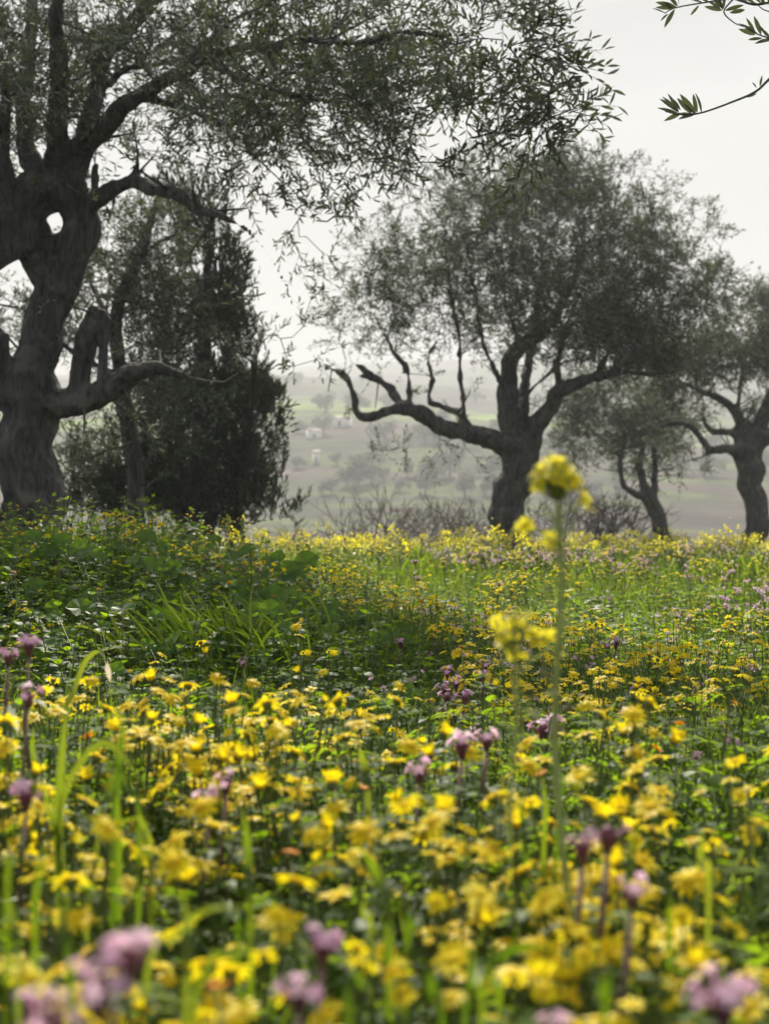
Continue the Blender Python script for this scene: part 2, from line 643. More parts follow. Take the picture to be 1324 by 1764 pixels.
# ------------------------------------------------------------------ trees
def limb_px(pts, Y0):
    """(px, py, dY, radius px) -> points and radii in metres"""
    Q, R = [], []
    for px, py, dY, r in pts:
        Q.append(P(px, py, Y0 + dY))
        R.append(r * (Y0 + dY) / F)
    return np.array(Q), np.array(R)


def make_trunk(limbs, Y0, voxel, sides=20, gnarl=.17, lens=.05):
    """returns builder with every limb swept, plus attachment nodes"""
    mb = MB()
    pos, tang, rad = [], [], []
    for k, l in enumerate(limbs):
        Q, R = limb_px(l, Y0)
        length = np.sum(np.linalg.norm(np.diff(Q, axis=0), axis=1))
        n = max(4, int(length / lens))
        C = catmull(Q, n)
        RR = np.interp(np.linspace(0, len(Q) - 1, n), np.arange(len(Q)), R)
        wob = np.array([[noise.noise(Vector((c * 3.1 + k * 7.7 + e * 13).to_list() if hasattr(c, 'to_list') else tuple(c * 3.1 + k * 7.7 + e * 13))) for e in range(3)] for c in C])
        fade = np.minimum(np.linspace(0, 6, n), 1)[:, None]
        C = C + wob * fade * (0.5 * RR[:, None] + 0.012)
        RR = RR * (1 + 0.12 * np.array([noise.noise(Vector(tuple(c * 6.0 + 3.3))) for c in C]))
        sweep(mb, C, RR, sides if RR.max() > .03 else 8, 0, gnarl, True, k * 1.3)
        pos.append(C)
        rad.append(RR)
        tang.append(nrm(np.gradient(C, axis=0)))
    return mb, np.vstack(pos), np.vstack(tang), np.concatenate(rad)


def sample_crown(ells, n, Y0, gap=0.0, gscale=1.6, seed=0):
    """points inside a union of ellipsoids given as (px, py, dY, rx px, ry px, rY metres, weight)"""
    r = np.random.default_rng(seed)
    w = np.array([e[3] * e[4] * e[5] * e[6] for e in ells], float)
    cnt = (w / w.sum() * n * (1.0 / (1 - min(gap, .6)))).astype(int) + 1
    out = []
    for e, c in zip(ells, cnt):
        d = nrm(r.normal(size=(c, 3))) * (r.random(c) ** (1 / 2.2))[:, None]
        Yc = Y0 + e[2]
        ctr = P(e[0], e[1], Yc)
        s = Yc / F
        pts = ctr + d * np.array([e[3] * s, e[5], e[4] * s])
        out.append(pts)
    pts = np.vstack(out)
    if gap > 0:
        nv = np.array([noise.noise(Vector(tuple(p * gscale + seed))) for p in pts])
        th = np.quantile(nv, gap)
        pts = pts[nv > th]
    return pts


def grow(npos, ntan, nrad, att, bf=.25, seg=.12, jit=.02, tip=.0028, expo=2.3, rmin_attach=0.0):
    """connects the crown points to the limbs as branches"""
    n0 = len(npos)
    cap = n0 + int(len(att) * 14) + 2000
    pos = np.zeros((cap, 3))
    tan = np.zeros((cap, 3))
    par = np.full(cap, -1)
    pl = np.zeros(cap)
    pos[:n0], tan[:n0] = npos, ntan
    pl[:n0] = np.clip(nrad - .02, 0, 1) * 14
    n = n0
    dmin = np.array([np.min(np.linalg.norm(npos - a, axis=1)) for a in att])
    tips = []
    for ai in np.argsort(dmin):
        a = att[ai]
        d = np.linalg.norm(pos[:n] - a, axis=1)
        j = int(np.argmin(d + bf * pl[:n]))
        L_ = d[j]
        k = max(1, int(math.ceil(L_ / seg)))
        if n + k >= cap:
            break
        ctrl = pos[j] + tan[j] * 0.45 * L_ + rng.normal(size=3) * .05 * L_
        prev = j
        for s in range(1, k + 1):
            t = s / k
            p = pos[j] * (1 - t) ** 2 + ctrl * 2 * t * (1 - t) + a * t * t
            if s < k:
                p = p + rng.normal(size=3) * jit
            pos[n] = p
            tan[n] = nrm(p - pos[prev])
            par[n] = prev
            pl[n] = pl[prev] + np.linalg.norm(p - pos[prev])
            prev = n
            n += 1
        tips.append(prev)
    acc = np.zeros(n)
    for k in range(n - 1, n0 - 1, -1):
        if acc[k] == 0:
            acc[k] = tip ** expo
        if par[k] >= n0:
            acc[par[k]] += acc[k]
    rad = np.maximum(acc, 1e-12) ** (1 / expo)
    idx = np.arange(n0, n)
    rr = rad.copy()
    rr[:n0] = nrad
    A, B = pos[par[idx]], pos[idx]
    rb = rr[idx]
    ra = np.where(par[idx] >= n0, np.minimum(rr[par[idx]], rb * 1.35), rb * 1.25)
    lim = np.where(par[idx] < n0, rr[par[idx]] * .8, 1e9)
    ra = np.minimum(ra, lim)
    return dict(A=A, B=B, ra=ra, rb=rb, tips=pos[tips], ttan=tan[tips], thin=(pos[idx][rb < .006], tan[idx][rb < .006]))


def olive_twigs(mbt, mbl, p0, d0, per, l0, l1, pairs, Lf, Wf, kind, spread=.8, droop=.10, keep=.88, up=.15):
    T = len(p0) * per
    p = np.repeat(p0, per, 0) + rng.normal(size=(T, 3)) * .02
    d = nrm(np.repeat(d0, per, 0) + rng.normal(size=(T, 3)) * spread + np.array([0, 0, up]))
    ln = rng.uniform(l0, l1, T)
    mid = p + d * (ln * .5)[:, None] + np.array([0, 0, -1]) * (ln * droop * .25)[:, None]
    end = p + d * ln[:, None] + np.array([0, 0, -1]) * (ln * droop)[:, None]
    if kind == 'dia':
        frusta(mbt, p, end, np.full(T, .0022), np.full(T, .0010), 3)
    else:
        frusta(mbt, p, mid, np.full(T, .0022), np.full(T, .0016), 3)
        frusta(mbt, mid, end, np.full(T, .0016), np.full(T, .0009), 3)
    ax0 = nrm(np.cross(d, rng.normal(size=(T, 3))))
    ax1 = np.cross(d, ax0)
    for k in range(pairs):
        t = (k + .7) / pairs
        q = p + d * (ln * t)[:, None] + np.array([0, 0, -1]) * (ln * droop * t * t)[:, None]
        ax = ax0 if k % 2 == 0 else ax1
        for s in (-1, 1):
            m_ = rng.random(T) < keep
            an = rng.uniform(.55, 1.0, T)[:, None]
            ld = nrm(d * np.cos(an) + s * ax * np.sin(an) + rng.normal(size=(T, 3)) * .15)
            nn = d + rng.normal(size=(T, 3)) * .35
            leaves(mbl, q[m_], ld[m_], nn[m_], rng.uniform(Lf * .7, Lf * 1.1, T)[m_], rng.uniform(Wf * .8, Wf * 1.15, T)[m_], kind, 0,
                   curl=rng.uniform(-.05, .25, T)[m_])
    # a leaf at the twig's end
    leaves(mbl, end, d, ax0, Lf * .9, Wf, kind, 0)


def trunk_object(mb, voxel, root, bark, disp=.02, dsize=.14):
    tr = link('trunk', mb.mesh('trunk', [bark], True), root)
    md = tr.modifiers.new('remesh', 'REMESH')
    md.mode = 'VOXEL'
    md.voxel_size = voxel
    md.use_smooth_shade = True
    sm = tr.modifiers.new('smooth', 'SMOOTH')
    sm.factor = .5
    sm.iterations = 2
    tx = bpy.data.textures.new('bark_relief', 'CLOUDS')
    tx.noise_scale = dsize
    tx.noise_depth = 3
    ds = tr.modifiers.new('relief', 'DISPLACE')
    ds.texture = tx
    ds.texture_coords = 'LOCAL'
    ds.strength = disp * 2
    ds.mid_level = .5
    return tr


def tree(name, label, Y0, limbs, ells, natt, per, pairs, Lf, Wf, kind, voxel, group=None, gap=.25, gscale=1.6, seed=1,
         leafmat='olive', bark='bark', bf=.25, l0=.12, l1=.30, droop=.12, attach_max=None, extra=None, disp=.015, spread=.8, keep=.88):
    base = P(limbs[0][0][0], limbs[0][0][1], Y0 + limbs[0][0][2])
    root = bpy.data.objects.new(name, None)
    col.objects.link(root)
    tag(root, label, 'tree', group)
    mbt, npos, ntan, nrad = make_trunk(limbs, Y0, voxel)
    trunk_object(mbt, voxel, root, M[bark], disp)
    att = sample_crown(ells, natt, Y0, gap, gscale, seed)
    if extra is not None:
        att = np.vstack([att, extra])
    ok = nrad < (attach_max or 1e9)
    g = grow(npos[ok], ntan[ok], nrad[ok], att, bf)
    mbb, mbl = MB(), MB()
    thick = g['rb'] > .007
    frusta(mbb, g['A'][thick], g['B'][thick], g['ra'][thick], g['rb'][thick], 6)
    frusta(mbb, g['A'][~thick], g['B'][~thick], g['ra'][~thick], g['rb'][~thick], 3)
    olive_twigs(mbb, mbl, g['tips'], g['ttan'], per, l0, l1, pairs, Lf, Wf, kind, spread, droop, keep)
    cand = np.where((nrad > .012) & (nrad < .14))[0]
    pick = rng.choice(cand, min(70, len(cand)), replace=False)
    out = nrm(np.cross(ntan[pick], rng.normal(size=(len(pick), 3))) + np.array([0, 0, .35]))
    sl = rng.uniform(.08, .34, len(pick))
    A_ = npos[pick]
    B_ = A_ + out * (nrad[pick] + sl)[:, None]
    frusta(mbb, A_, B_, np.minimum(nrad[pick] * .35, .012), np.minimum(nrad[pick] * .2, .005), 5)
    lv = rng.random(len(pick)) < .6
    olive_twigs(mbb, mbl, B_[lv], out[lv], 2, l0 * .7, l1 * .8, pairs, Lf, Wf, kind, .6, droop, keep)
    br = link('branches', mbb.mesh('branches', [M['bark_far']]), root)
    cr = link('crown', mbl.mesh('crown', [M[leafmat]]), root)
    return root, cr, g


# --- the big pruned olive on the left
LIMBS_LEFT = [
    [(58, 1015, 0, 80), (57, 945, 0, 62), (54, 895, 0, 52), (50, 820, 0, 46), (48, 750, 0, 45), (46, 700, 0, 44), (50, 655, 0, 40), (64, 605, 0, 35), (85, 545, 0, 32), (100, 490, 0, 34)],
    [(100, 500, 0, 30), (122, 462, 0, 28), (135, 415, 0, 31), (133, 365, 0, 32), (116, 325, 0, 34), (112, 300, 0, 26)],
    [(92, 505, 0, 28), (70, 440, 0, 32), (46, 395, 0, 37), (56, 345, 0, 40), (84, 318, 0, 42), (112, 318, 0, 38)],
    [(75, 430, 0, 30), (98, 432, .02, 22), (125, 430, 0, 22)],
    [(62, 400, 0, 36), (20, 408, -.1, 44), (-35, 415, -.2, 46), (-95, 390, -.3, 40), (-190, 320, -.5, 32), (-300, 210, -.8, 24), (-420, 90, -1.1, 14), (-520, -40, -1.3, 8)],
    [(25, 700, 0, 26), (8, 640, -.1, 19), (0, 600, -.15, 16), (2, 572, -.15, 14)],
    [(60, 692, 0, 34), (105, 694, -.05, 26), (150, 687, -.15, 22), (190, 670, -.2, 20), (222, 648, -.25, 18), (252, 634, -.3, 16), (278, 632, -.3, 12), (302, 642, -.3, 9), (326, 649, -.3, 6)],
    [(128, 690, -.1, 20), (143, 645, -.12, 18), (156, 595, -.15, 18), (166, 555, -.18, 20), (170, 536, -.18, 18)],
    [(176, 675, -.2, 12), (179, 620, -.2, 9), (184, 575, -.2, 9), (188, 545, -.2, 8)],
    [(135, 360, 0, 22), (165, 346, -.1, 14), (192, 328, -.2, 13), (226, 320, -.3, 12), (268, 325, -.5, 12), (312, 338, -.7, 11), (345, 358, -.9, 9), (385, 374, -1.1, 6), (430, 400, -1.3, 4), (470, 450, -1.4, 3), (505, 530, -1.4, 2)],
    [(163, 350, -.1, 9), (164, 310, -.1, 7), (165, 280, -.1, 6)],
    [(233, 322, -.3, 8), (236, 270, -.35, 5), (229, 225, -.4, 4.5), (236, 175, -.5, 3)],
    [(335, 352, -.9, 6), (330, 305, -1, 4), (345, 250, -1.1, 3)],
    [(108, 325, 0, 30), (124, 288, 0, 25), (150, 245, -.1, 20), (190, 205, -.3, 17), (240, 166, -.5, 14), (292, 135, -.8, 12), (352, 105, -1.1, 10), (430, 82, -1.5, 9), (520, 70, -1.9, 8), (620, 68, -2.3, 7), (720, 60, -2.7, 5.5), (820, 62, -3.0, 4), (900, 85, -3.2, 3)],
    [(140, 268, 0, 16), (164, 175, .1, 14), (185, 105, .2, 15), (214, 62, .2, 16), (246, 18, .1, 15), (285, -45, 0, 12), (340, -120, -.3, 9), (420, -190, -.8, 6)],
    [(187, 150, .1, 7), (212, 120, 0, 6), (260, 109, -.1, 5), (312, 100, -.3, 4), (380, 60, -.6, 3)],
    [(236, 108, 0, 5), (276, 80, -.1, 5), (312, 48, -.2, 4), (356, 5, -.4, 3), (420, -60, -.6, 2.5)],
    [(76, 325, 0, 24), (52, 252, .2, 17), (42, 170, .4, 14), (48, 88, .6, 12), (60, 0, .8, 10), (60, -90, 1.0, 7), (90, -170, 1.2, 4)],
    [(96, 312, 0, 22), (106, 230, -.2, 18), (110, 150, -.4, 16), (96, 60, -.7, 13), (100, -40, -1.0, 10), (125, -130, -1.3, 6)],
    [(18, 390, 0, 22), (8, 250, -.2, 13), (10, 150, -.3, 10), (-12, 50, -.4, 7), (-40, -60, -.5, 4)],
    [(300, 132, -.9, 7), (372, 60, -1.2, 6), (445, 15, -1.6, 5), (530, -35, -2.0, 4), (640, -80, -2.5, 3)],
    [(360, 105, -1.1, 7), (425, 140, -1.4, 6), (505, 162, -1.8, 5), (605, 180, -2.2, 4), (705, 195, -2.6, 3), (800, 215, -2.9, 2)],
    [(245, 168, -.5, 8), (330, 190, -.7, 6), (402, 228, -1.0, 5), (455, 262, -1.3, 4), (505, 318, -1.5, 2.5), (545, 380, -1.6, 2)],
]
ELLS_LEFT = [
    (230, 60, -.4, 280, 210, 1.5, 1.0), (540, 130, -1.6, 230, 170, 1.1, 1.15), (750, 140, -2.5, 170, 135, .8, .95), (860, 110, -3.0, 90, 105, .5, .7),
    (430, 250, -1.0, 150, 90, .9, .9), (0, 120, 0, 220, 230, 1.5, .9), (300, -150, -.3, 420, 150, 1.5, .28), (690, -70, -2.2, 260, 110, 1.0, .5),
    (650, 240, -2.2, 150, 70, .6, .9), (-350, 60, -.6, 250, 260, 1.5, .3), (100, -100, 1.6, 350, 160, 1.2, .25), (480, 60, .3, 200, 150, .8, .35),
    (820, 230, -2.7, 90, 60, .4, .6), (560, 330, -1.9, 70, 60, .4, .5),
]
# the thin drooping outer sprays
ex = [P(x - (55 if x > 840 else 0), y, Y) for x, y, Y in [
    (985, 40, 5.9), (1000, 75, 5.8), (960, 70, 5.9), (1005, 110, 5.7), (1035, 115, 5.6), (980, 140, 5.8), (955, 160, 5.8), (1000, 165, 5.7),
    (1050, 185, 5.6), (1018, 208, 5.6), (985, 225, 5.7), (940, 215, 5.8), (905, 235, 5.9), (975, 255, 5.7), (930, 20, 6.0), (965, 5, 6.0),
    (870, 180, 6.0), (840, 275, 6.2), (760, 280, 6.4), (700, 290, 6.6), (980, -20, 6), (1000, -60, 6), (890, 30, 6), (920, 130, 5.9),
    (500, 400, 8.6), (520, 450, 8.8), (545, 500, 9.0), (525, 560, 9.2), (495, 620, 9.3), (545, 620, 9.4),
    (450, 590, 9.0), (560, 440, 8.6), (600, 350, 7.6), (430, 520, 8.8)]]
left_tree, left_crown, gL = tree('olive_tree', 'big gnarled olive with pruned stumps and a hole through its trunk', 9.0, LIMBS_LEFT, ELLS_LEFT,
                                 880, 4, 6, .060, .0125, 'hex', .018, 'olive trees of the grove', gap=.22, seed=11, extra=np.array(ex), attach_max=.085, disp=.02,
                                 l0=.12, l1=.27, droop=.2)

# --- the spreading olive in the middle
LIMBS_MID = [
    [(872, 1005, 0, 46), (874, 975, 0, 40), (876, 940, 0, 34), (879, 905, 0, 31), (882, 850, 0, 29), (886, 800, 0, 29), (892, 755, 0, 31)],
    [(892, 775, 0, 26), (850, 757, -.2, 17), (800, 746, -.4, 15), (752, 734, -.6, 14), (718, 712, -.7, 14), (690, 704, -.8, 10), (652, 717, -.9, 8), (626, 722, -1, 8), (611, 708, -1, 8), (606, 680, -1, 7), (598, 655, -1, 6), (580, 640, -1.1, 5), (560, 632, -1.2, 3)],
    [(603, 668, -1, 4), (593, 645, -1, 3), (596, 620, -1, 2.5)],
    [(712, 708, -.7, 10), (690, 694, -.6, 9), (670, 668, -.5, 7), (645, 650, -.5, 6), (625, 636, -.5, 5), (612, 628, -.5, 4)],
    [(652, 655, -.5, 4), (634, 652, -.5, 3.5), (616, 646, -.5, 3)],
    [(705, 700, -.7, 5), (704, 650, -.6, 4.5), (698, 630, -.6, 4.5), (680, 608, -.6, 4), (670, 588, -.6, 3.5), (655, 568, -.6, 3), (640, 530, -.6, 2.5), (635, 480, -.6, 2)],
    [(698, 632, -.6, 3), (711, 608, -.5, 2.5), (718, 570, -.5, 2), (722, 510, -.4, 2)],
    [(678, 668, -.5, 3), (688, 650, -.6, 2.5), (697, 632, -.6, 2.5)],
    [(803, 742, -.4, 9), (797, 722, -.4, 8), (780, 706, -.4, 7), (755, 701, -.3, 6.5), (737, 696, -.3, 6), (737, 678, -.3, 5), (743, 650, -.3, 4.5), (737, 618, -.2, 4), (750, 590, -.2, 3), (757, 555, -.2, 2.5), (750, 500, -.2, 2)],
    [(798, 728, -.4, 6), (797, 690, -.5, 5), (793, 640, -.5, 4.5), (790, 570, -.6, 4), (781, 540, -.6, 3.5), (775, 500, -.7, 3.5), (768, 440, -.7, 2.5), (770, 380, -.8, 2)],
    [(890, 780, 0, 26), (878, 712, .1, 20), (873, 660, .2, 16), (880, 620, .3, 14), (900, 596, .4, 13), (930, 572, .5, 12), (960, 540, .6, 9), (985, 490, .7, 7), (1000, 430, .8, 5), (1005, 370, .8, 3)],
    [(868, 668, .1, 6), (850, 640, -.1, 5), (835, 600, -.2, 4.5), (826, 560, -.3, 4), (820, 510, -.4, 3.5), (808, 450, -.5, 3), (800, 390, -.5, 2)],
    [(893, 604, .4, 6), (884, 560, .3, 5), (870, 520, .2, 4), (864, 460, .1, 3), (850, 390, 0, 2)],
    [(905, 735, 0, 6), (905, 692, -.2, 5), (920, 665, -.3, 4.5), (945, 640, -.4, 4), (965, 600, -.6, 3.5), (985, 560, -.8, 3), (1010, 500, -1, 2)],
    [(922, 580, .5, 7), (926, 520, .6, 5), (936, 460, .7, 4.5), (930, 400, .8, 3.5), (935, 330, .9, 2)],
    [(902, 768, 0, 24), (930, 730, -.1, 16), (950, 702, -.2, 14), (958, 677, -.3, 13), (980, 665, -.4, 12), (1020, 655, -.5, 10), (1055, 641, -.6, 7), (1085, 641, -.7, 5), (1140, 643, -.8, 4), (1190, 630, -.9, 2.5)],
    [(1048, 643, -.6, 6), (1075, 626, -.5, 5), (1110, 600, -.4, 4), (1160, 560, -.3, 3), (1200, 510, -.2, 2)],
    [(960, 674, -.3, 6), (962, 620, -.5, 5), (975, 560, -.6, 4), (1000, 500, -.8, 3), (1030, 430, -1, 2)],
    [(1022, 655, -.5, 6), (1050, 600, -.2, 5), (1090, 530, .1, 4), (1120, 460, .3, 3), (1130, 400, .5, 2)],
    [(895, 750, .1, 14), (900, 690, .6, 10), (915, 620, 1.1, 8), (930, 540, 1.5, 5), (960, 460, 1.8, 3)],
]
ELLS_MID = [
    (950, 460, 0, 225, 160, 1.9, 1.0), (750, 410, -.2, 150, 110, 1.3, .9), (1130, 520, 0, 125, 110, 1.4, 1.6), (655, 470, -.6, 85, 100, .8, .8),
    (985, 335, .2, 130, 75, 1.2, 1.0), (1060, 575, -.2, 130, 75, 1.2, 1.5), (600, 560, -.9, 45, 75, .5, .5), (720, 560, -.4, 120, 70, .8, .5),
    (1140, 400, .1, 85, 75, 1.0, .9), (860, 335, 0, 130, 70, 1.2, .8), (880, 570, .3, 110, 60, .8, .45), (1215, 450, 0, 50, 80, .6, .8), (1150, 610, -.3, 80, 50, .7, 1.2),
]
exm = np.array([P(x, y, 15.2) for x, y in [(560, 560), (575, 520), (590, 480), (600, 430), (1245, 410), (1255, 470), (1250, 520), (1185, 345), (1190, 375), (1100, 290), (1080, 280), (1040, 262), (1000, 268),
                                            (965, 262), (920, 275), (640, 760), (655, 775), (690, 770), (700, 790), (745, 790), (610, 700), (760, 760), (820, 790), (800, 770), (1130, 300), (1160, 330), (1225, 400)]])
mid_tree, mid_crown, gM = tree('olive_tree', 'spreading olive with a long crooked limb, standing alone in mid meadow', 16.0, LIMBS_MID, ELLS_MID,
                               1850, 5, 5, .062, .0145, 'dia', .028, 'olive trees of the grove', gap=.22, gscale=1.3, seed=21, extra=exm, attach_max=.11, disp=.035)

# --- the olive at the right edge
LIMBS_RIGHT = [
    [(1301, 990, 0, 30), (1300, 962, 0, 25), (1298, 935, 0, 21), (1300, 880, 0, 19), (1295, 830, 0, 20), (1285, 780, 0, 24), (1292, 745, 0, 24)],
    [(1285, 780, 0, 14), (1255, 773, -.2, 9), (1222, 775, -.3, 7), (1210, 760, -.3, 6), (1190, 735, -.4, 6), (1160, 728, -.4, 5), (1130, 735, -.5, 3), (1110, 745, -.5, 2)],
    [(1225, 778, -.3, 4), (1200, 790, -.3, 3.5), (1170, 795, -.3, 3), (1140, 790, -.4, 2)],
    [(1280, 750, 0, 12), (1255, 742, .2, 7), (1225, 742, .3, 6), (1212, 725, .3, 4), (1210, 700, .3, 3)],
    [(1285, 745, 0, 14), (1270, 715, 0, 9), (1255, 700, 0, 8), (1230, 682, -.1, 7), (1200, 670, -.2, 5), (1175, 660, -.2, 3)],
    [(1268, 712, 0, 5), (1280, 640, .2, 4), (1290, 580, .3, 3)],
    [(1300, 750, 0, 18), (1318, 715, .1, 13), (1345, 690, .2, 11), (1375, 650, .3, 8), (1400, 590, .4, 5)],
    [(1310, 715, 0, 9), (1330, 660, -.2, 7), (1328, 600, -.3, 5), (1320, 550, -.4, 3)],
    [(1310, 760, 0, 14), (1370, 735, -.3, 9), (1430, 720, -.5, 6), (1480, 690, -.6, 4)],
]
ELLS_RIGHT = [(1290, 590, 0, 95, 75, 1.3, 1), (1360, 560, .2, 110, 85, 1.2, .9), (1210, 620, -.2, 90, 55, 1.0, .8), (1420, 640, 0, 90, 80, 1.0, .7), (1150, 660, -.2, 80, 50, .7, .9), (1250, 690, 0, 60, 40, .6, .3), (1130, 760, -.3, 60, 35, .5, .22), (1320, 520, 0, 60, 40, .6, .7)]
tree('olive_tree', 'olive at the edge of the picture, its forked trunk leaning outwards', 21.0, LIMBS_RIGHT, ELLS_RIGHT, 850, 5, 5, .07, .018, 'dia', .04,
     'olive trees of the grove', gap=.2, gscale=1.2, seed=31, attach_max=.12, disp=.02)

# --- the small leaning olive between them
LIMBS_SMALL = [
    [(1149, 988, 0, 18), (1146, 960, 0, 16), (1140, 925, 0, 14), (1131, 890, 0, 13), (1120, 862, 0, 13), (1112, 845, 0, 11)],
    [(1116, 856, 0, 8), (1095, 852, -.2, 6), (1075, 838, -.3, 5.5), (1068, 815, -.3, 5), (1068, 785, -.3, 4.5), (1075, 755, -.3, 4), (1062, 720, -.3, 3), (1045, 690, -.3, 2)],
    [(1112, 850, 0, 9), (1104, 820, .1, 7), (1100, 790, .1, 6), (1108, 760, .1, 5), (1098, 720, .1, 3), (1085, 690, .1, 2)],
    [(1122, 860, 0, 8), (1128, 820, .2, 6), (1126, 780, .2, 5), (1140, 740, .3, 3), (1150, 700, .3, 2)],
    [(1068, 780, -.3, 4), (1050, 782, -.4, 3), (1025, 800, -.5, 2.5), (1000, 810, -.5, 2)],
]
ELLS_SMALL = [(1070, 665, 0, 90, 45, .9, .9), (1060, 715, 0, 95, 55, 1.0, 1), (1140, 730, 0, 80, 55, 1.0, .9), (1000, 760, -.2, 60, 50, .8, .6), (1080, 780, .2, 100, 40, .8, .4), (980, 700, .2, 60, 50, .8, .6), (1180, 800, 0, 40, 50, .6, .3)]
tree('olive_tree', 'small thin olive with a leaning forked trunk beside a bare thicket', 24.0, LIMBS_SMALL, ELLS_SMALL, 620, 4, 5, .075, .018, 'dia', .04,
     'olive trees of the grove', gap=.2, gscale=1.2, seed=41, disp=.015)

# --- the paler olive behind the big one
LIMBS_BACK = [
    [(240, 985, 0, 18), (238, 900, 0, 15), (232, 800, 0, 14), (222, 720, 0, 13), (205, 640, 0, 12), (196, 570, 0, 12), (214, 500, 0, 11), (236, 450, 0, 10), (252, 400, 0, 8), (266, 350, 0, 6)],
    [(190, 560, 0, 7), (170, 510, .3, 5), (150, 460, .5, 4), (130, 400, .6, 3)],
    [(236, 450, 0, 6), (270, 420, -.3, 5), (310, 400, -.4, 3), (340, 370, -.4, 2)],
    [(207, 650, 0, 7), (120, 600, -.3, 5), (80, 560, -.5, 4), (30, 530, -.6, 3)],
    [(215, 500, 0, 6), (260, 520, .4, 4), (310, 540, .6, 3), (350, 590, .7, 2)],
]
ELLS_BACK = [(230, 440, 0, 110, 110, 1.0, .9), (150, 520, .2, 110, 110, 1.0, .6), (60, 540, 0, 90, 80, .8, .6), (290, 560, .1, 90, 130, .9, 1), (260, 700, .1, 110, 110, .8, 1.0), (140, 760, .3, 80, 90, .7, .7), (380, 640, -.1, 60, 90, .5, .6), (300, 370, 0, 70, 50, .6, .7), (-40, 600, .2, 60, 150, .8, .5)]
tree('olive_tree', 'slender pale olive behind the big gnarled one, in front of the conifer', 11.5, LIMBS_BACK, ELLS_BACK, 620, 4, 5, .05, .013, 'dia', .022,
     'olive trees of the grove', gap=.18, gscale=1.8, seed=51, disp=.01, l0=.08, l1=.2)

# --- conifer behind the left tree
LIMBS_CON = [
    [(350, 985, 0, 28), (350, 945, 0, 25), (350, 880, 0, 20), (348, 780, 0, 17), (350, 650, 0, 14), (356, 520, 0, 11), (362, 420, 0, 7), (366, 340, 0, 3)],
    [(408, 985, .1, 15), (410, 940, .1, 13), (412, 860, .1, 11), (420, 780, .1, 8), (435, 700, .1, 5), (440, 640, .1, 3)],
    [(320, 985, -.1, 16), (318, 900, -.1, 14), (316, 820, -.1, 11), (305, 740, -.1, 7), (290, 660, -.1, 4)],
    [(440, 900, .1, 4), (475, 895, 0, 3.5), (505, 890, 0, 3), (516, 878, 0, 2)],
]
ELLS_CON = [(350, 420, 0, 55, 95, .4, .8), (385, 520, 0, 52, 100, .45, .9), (350, 600, 0, 90, 120, .6, .9), (375, 740, 0, 105, 120, .8, 1.1), (345, 850, 0, 120, 70, .8, 1.2), (450, 750, 0, 38, 85, .4, .9), (430, 860, .1, 50, 50, .4, .9), (240, 840, 0, 85, 80, .6, 1.0), (165, 830, .1, 70, 80, .5, .8), (445, 690, .1, 40, 70, .4, .7), (260, 720, .3, 70, 80, .5, .6), (300, 350, .1, 45, 50, .4, .6)]
root = bpy.data.objects.new('conifer_tree', None)
col.objects.link(root)
tag(root, 'dark ragged conifer with upright sprays behind the big olive', 'tree')
mbt, npos, ntan, nrad = make_trunk(LIMBS_CON, 12.8, .03)
trunk_object(mbt, .03, root, M['bark'], .012)
exc = np.array([P(x, y, 12.8) for x, y in [(488, 745), (492, 770), (486, 800), (475, 720), (478, 830), (465, 690), (516, 876), (505, 886), (495, 893), (455, 640), (440, 600), (470, 860), (410, 470), (405, 430), (395, 380), (425, 540), (432, 570), (385, 345), (360, 325)]])
att = np.vstack([sample_crown(ELLS_CON, 1080, 12.8, .36, 2.6, 61), exc])
g = grow(npos, ntan, nrad, att, .3)
mbb, mbl = MB(), MB()
frusta(mbb, g['A'], g['B'], g['ra'], g['rb'], 4)
for rep in range(5):
    base = g['tips'] + rng.normal(size=g['tips'].shape) * .035
    n_ = len(base)
    axis = nrm(g['ttan'] * .5 + rng.normal(size=(n_, 3)) * .3 + np.array([0, 0, .9]))
    ln = rng.uniform(.09, .2, n_)
    for k in range(9):
        t = k / 9.
        dd = nrm(axis + nrm(np.cross(axis, rng.normal(size=(n_, 3)))) * (.55 - .3 * t))
        leaves(mbl, base + axis * (ln * t)[:, None], dd, rng.normal(size=(n_, 3)), rng.uniform(.05, .085, n_), .016, 'dia', 0)
link('branches', mbb.mesh('branches', [M['bark_far']]), root)
link('crown', mbl.mesh('crown', [M['conifer']]), root)


# ------------------------------------------------------------------ overhanging olive at the right, mostly outside the picture
def olive_leaf_mesh(name, Ln, Wd, curl):
    b = MB()
    ts = [0, .12, .3, .5, .7, .87, 1]
    ws = [.12, .55, .9, 1, .82, .45, 0]
    Vv, k = [], len(ts)
    for t, w in zip(ts, ws):
        z = -curl * Ln * t * t
        Vv += [(-w * Wd / 2, t * Ln, z + .10 * w * Wd), (0, t * Ln, z), (w * Wd / 2, t * Ln, z + .10 * w * Wd)]
    fs = []
    for a in range(k - 1):
        for c in range(2):
            fs.append((a * 3 + c, a * 3 + c + 1, a * 3 + c + 4, a * 3 + c + 3))
    b.add(np.array(Vv), [(np.array(fs), 0)], .5)
    return b.mesh(name, [M['olive']], True)


OLV = [olive_leaf_mesh('olive_leaf', .060, .0135, c) for c in (.02, .10, .2)]


def orient(d, n):
    """matrix with local +Y along d and local +Z near n"""
    d = nrm(d)
    s = nrm(np.cross(d, n))
    u = np.cross(s, d)
    return Matrix(((s[0], d[0], u[0]), (s[1], d[1], u[1]), (s[2], d[2], u[2])))


def put_leaf(me, name, parent, pos, d, n, s=1.0):
    o = bpy.data.objects.new(name, me)
    col.objects.link(o)
    o.parent = parent
    mtx = orient(d, n).to_4x4()
    mtx.translation = Vector(tuple(pos))
    o.matrix_local = mtx @ Matrix.Scale(s, 4)
    return o


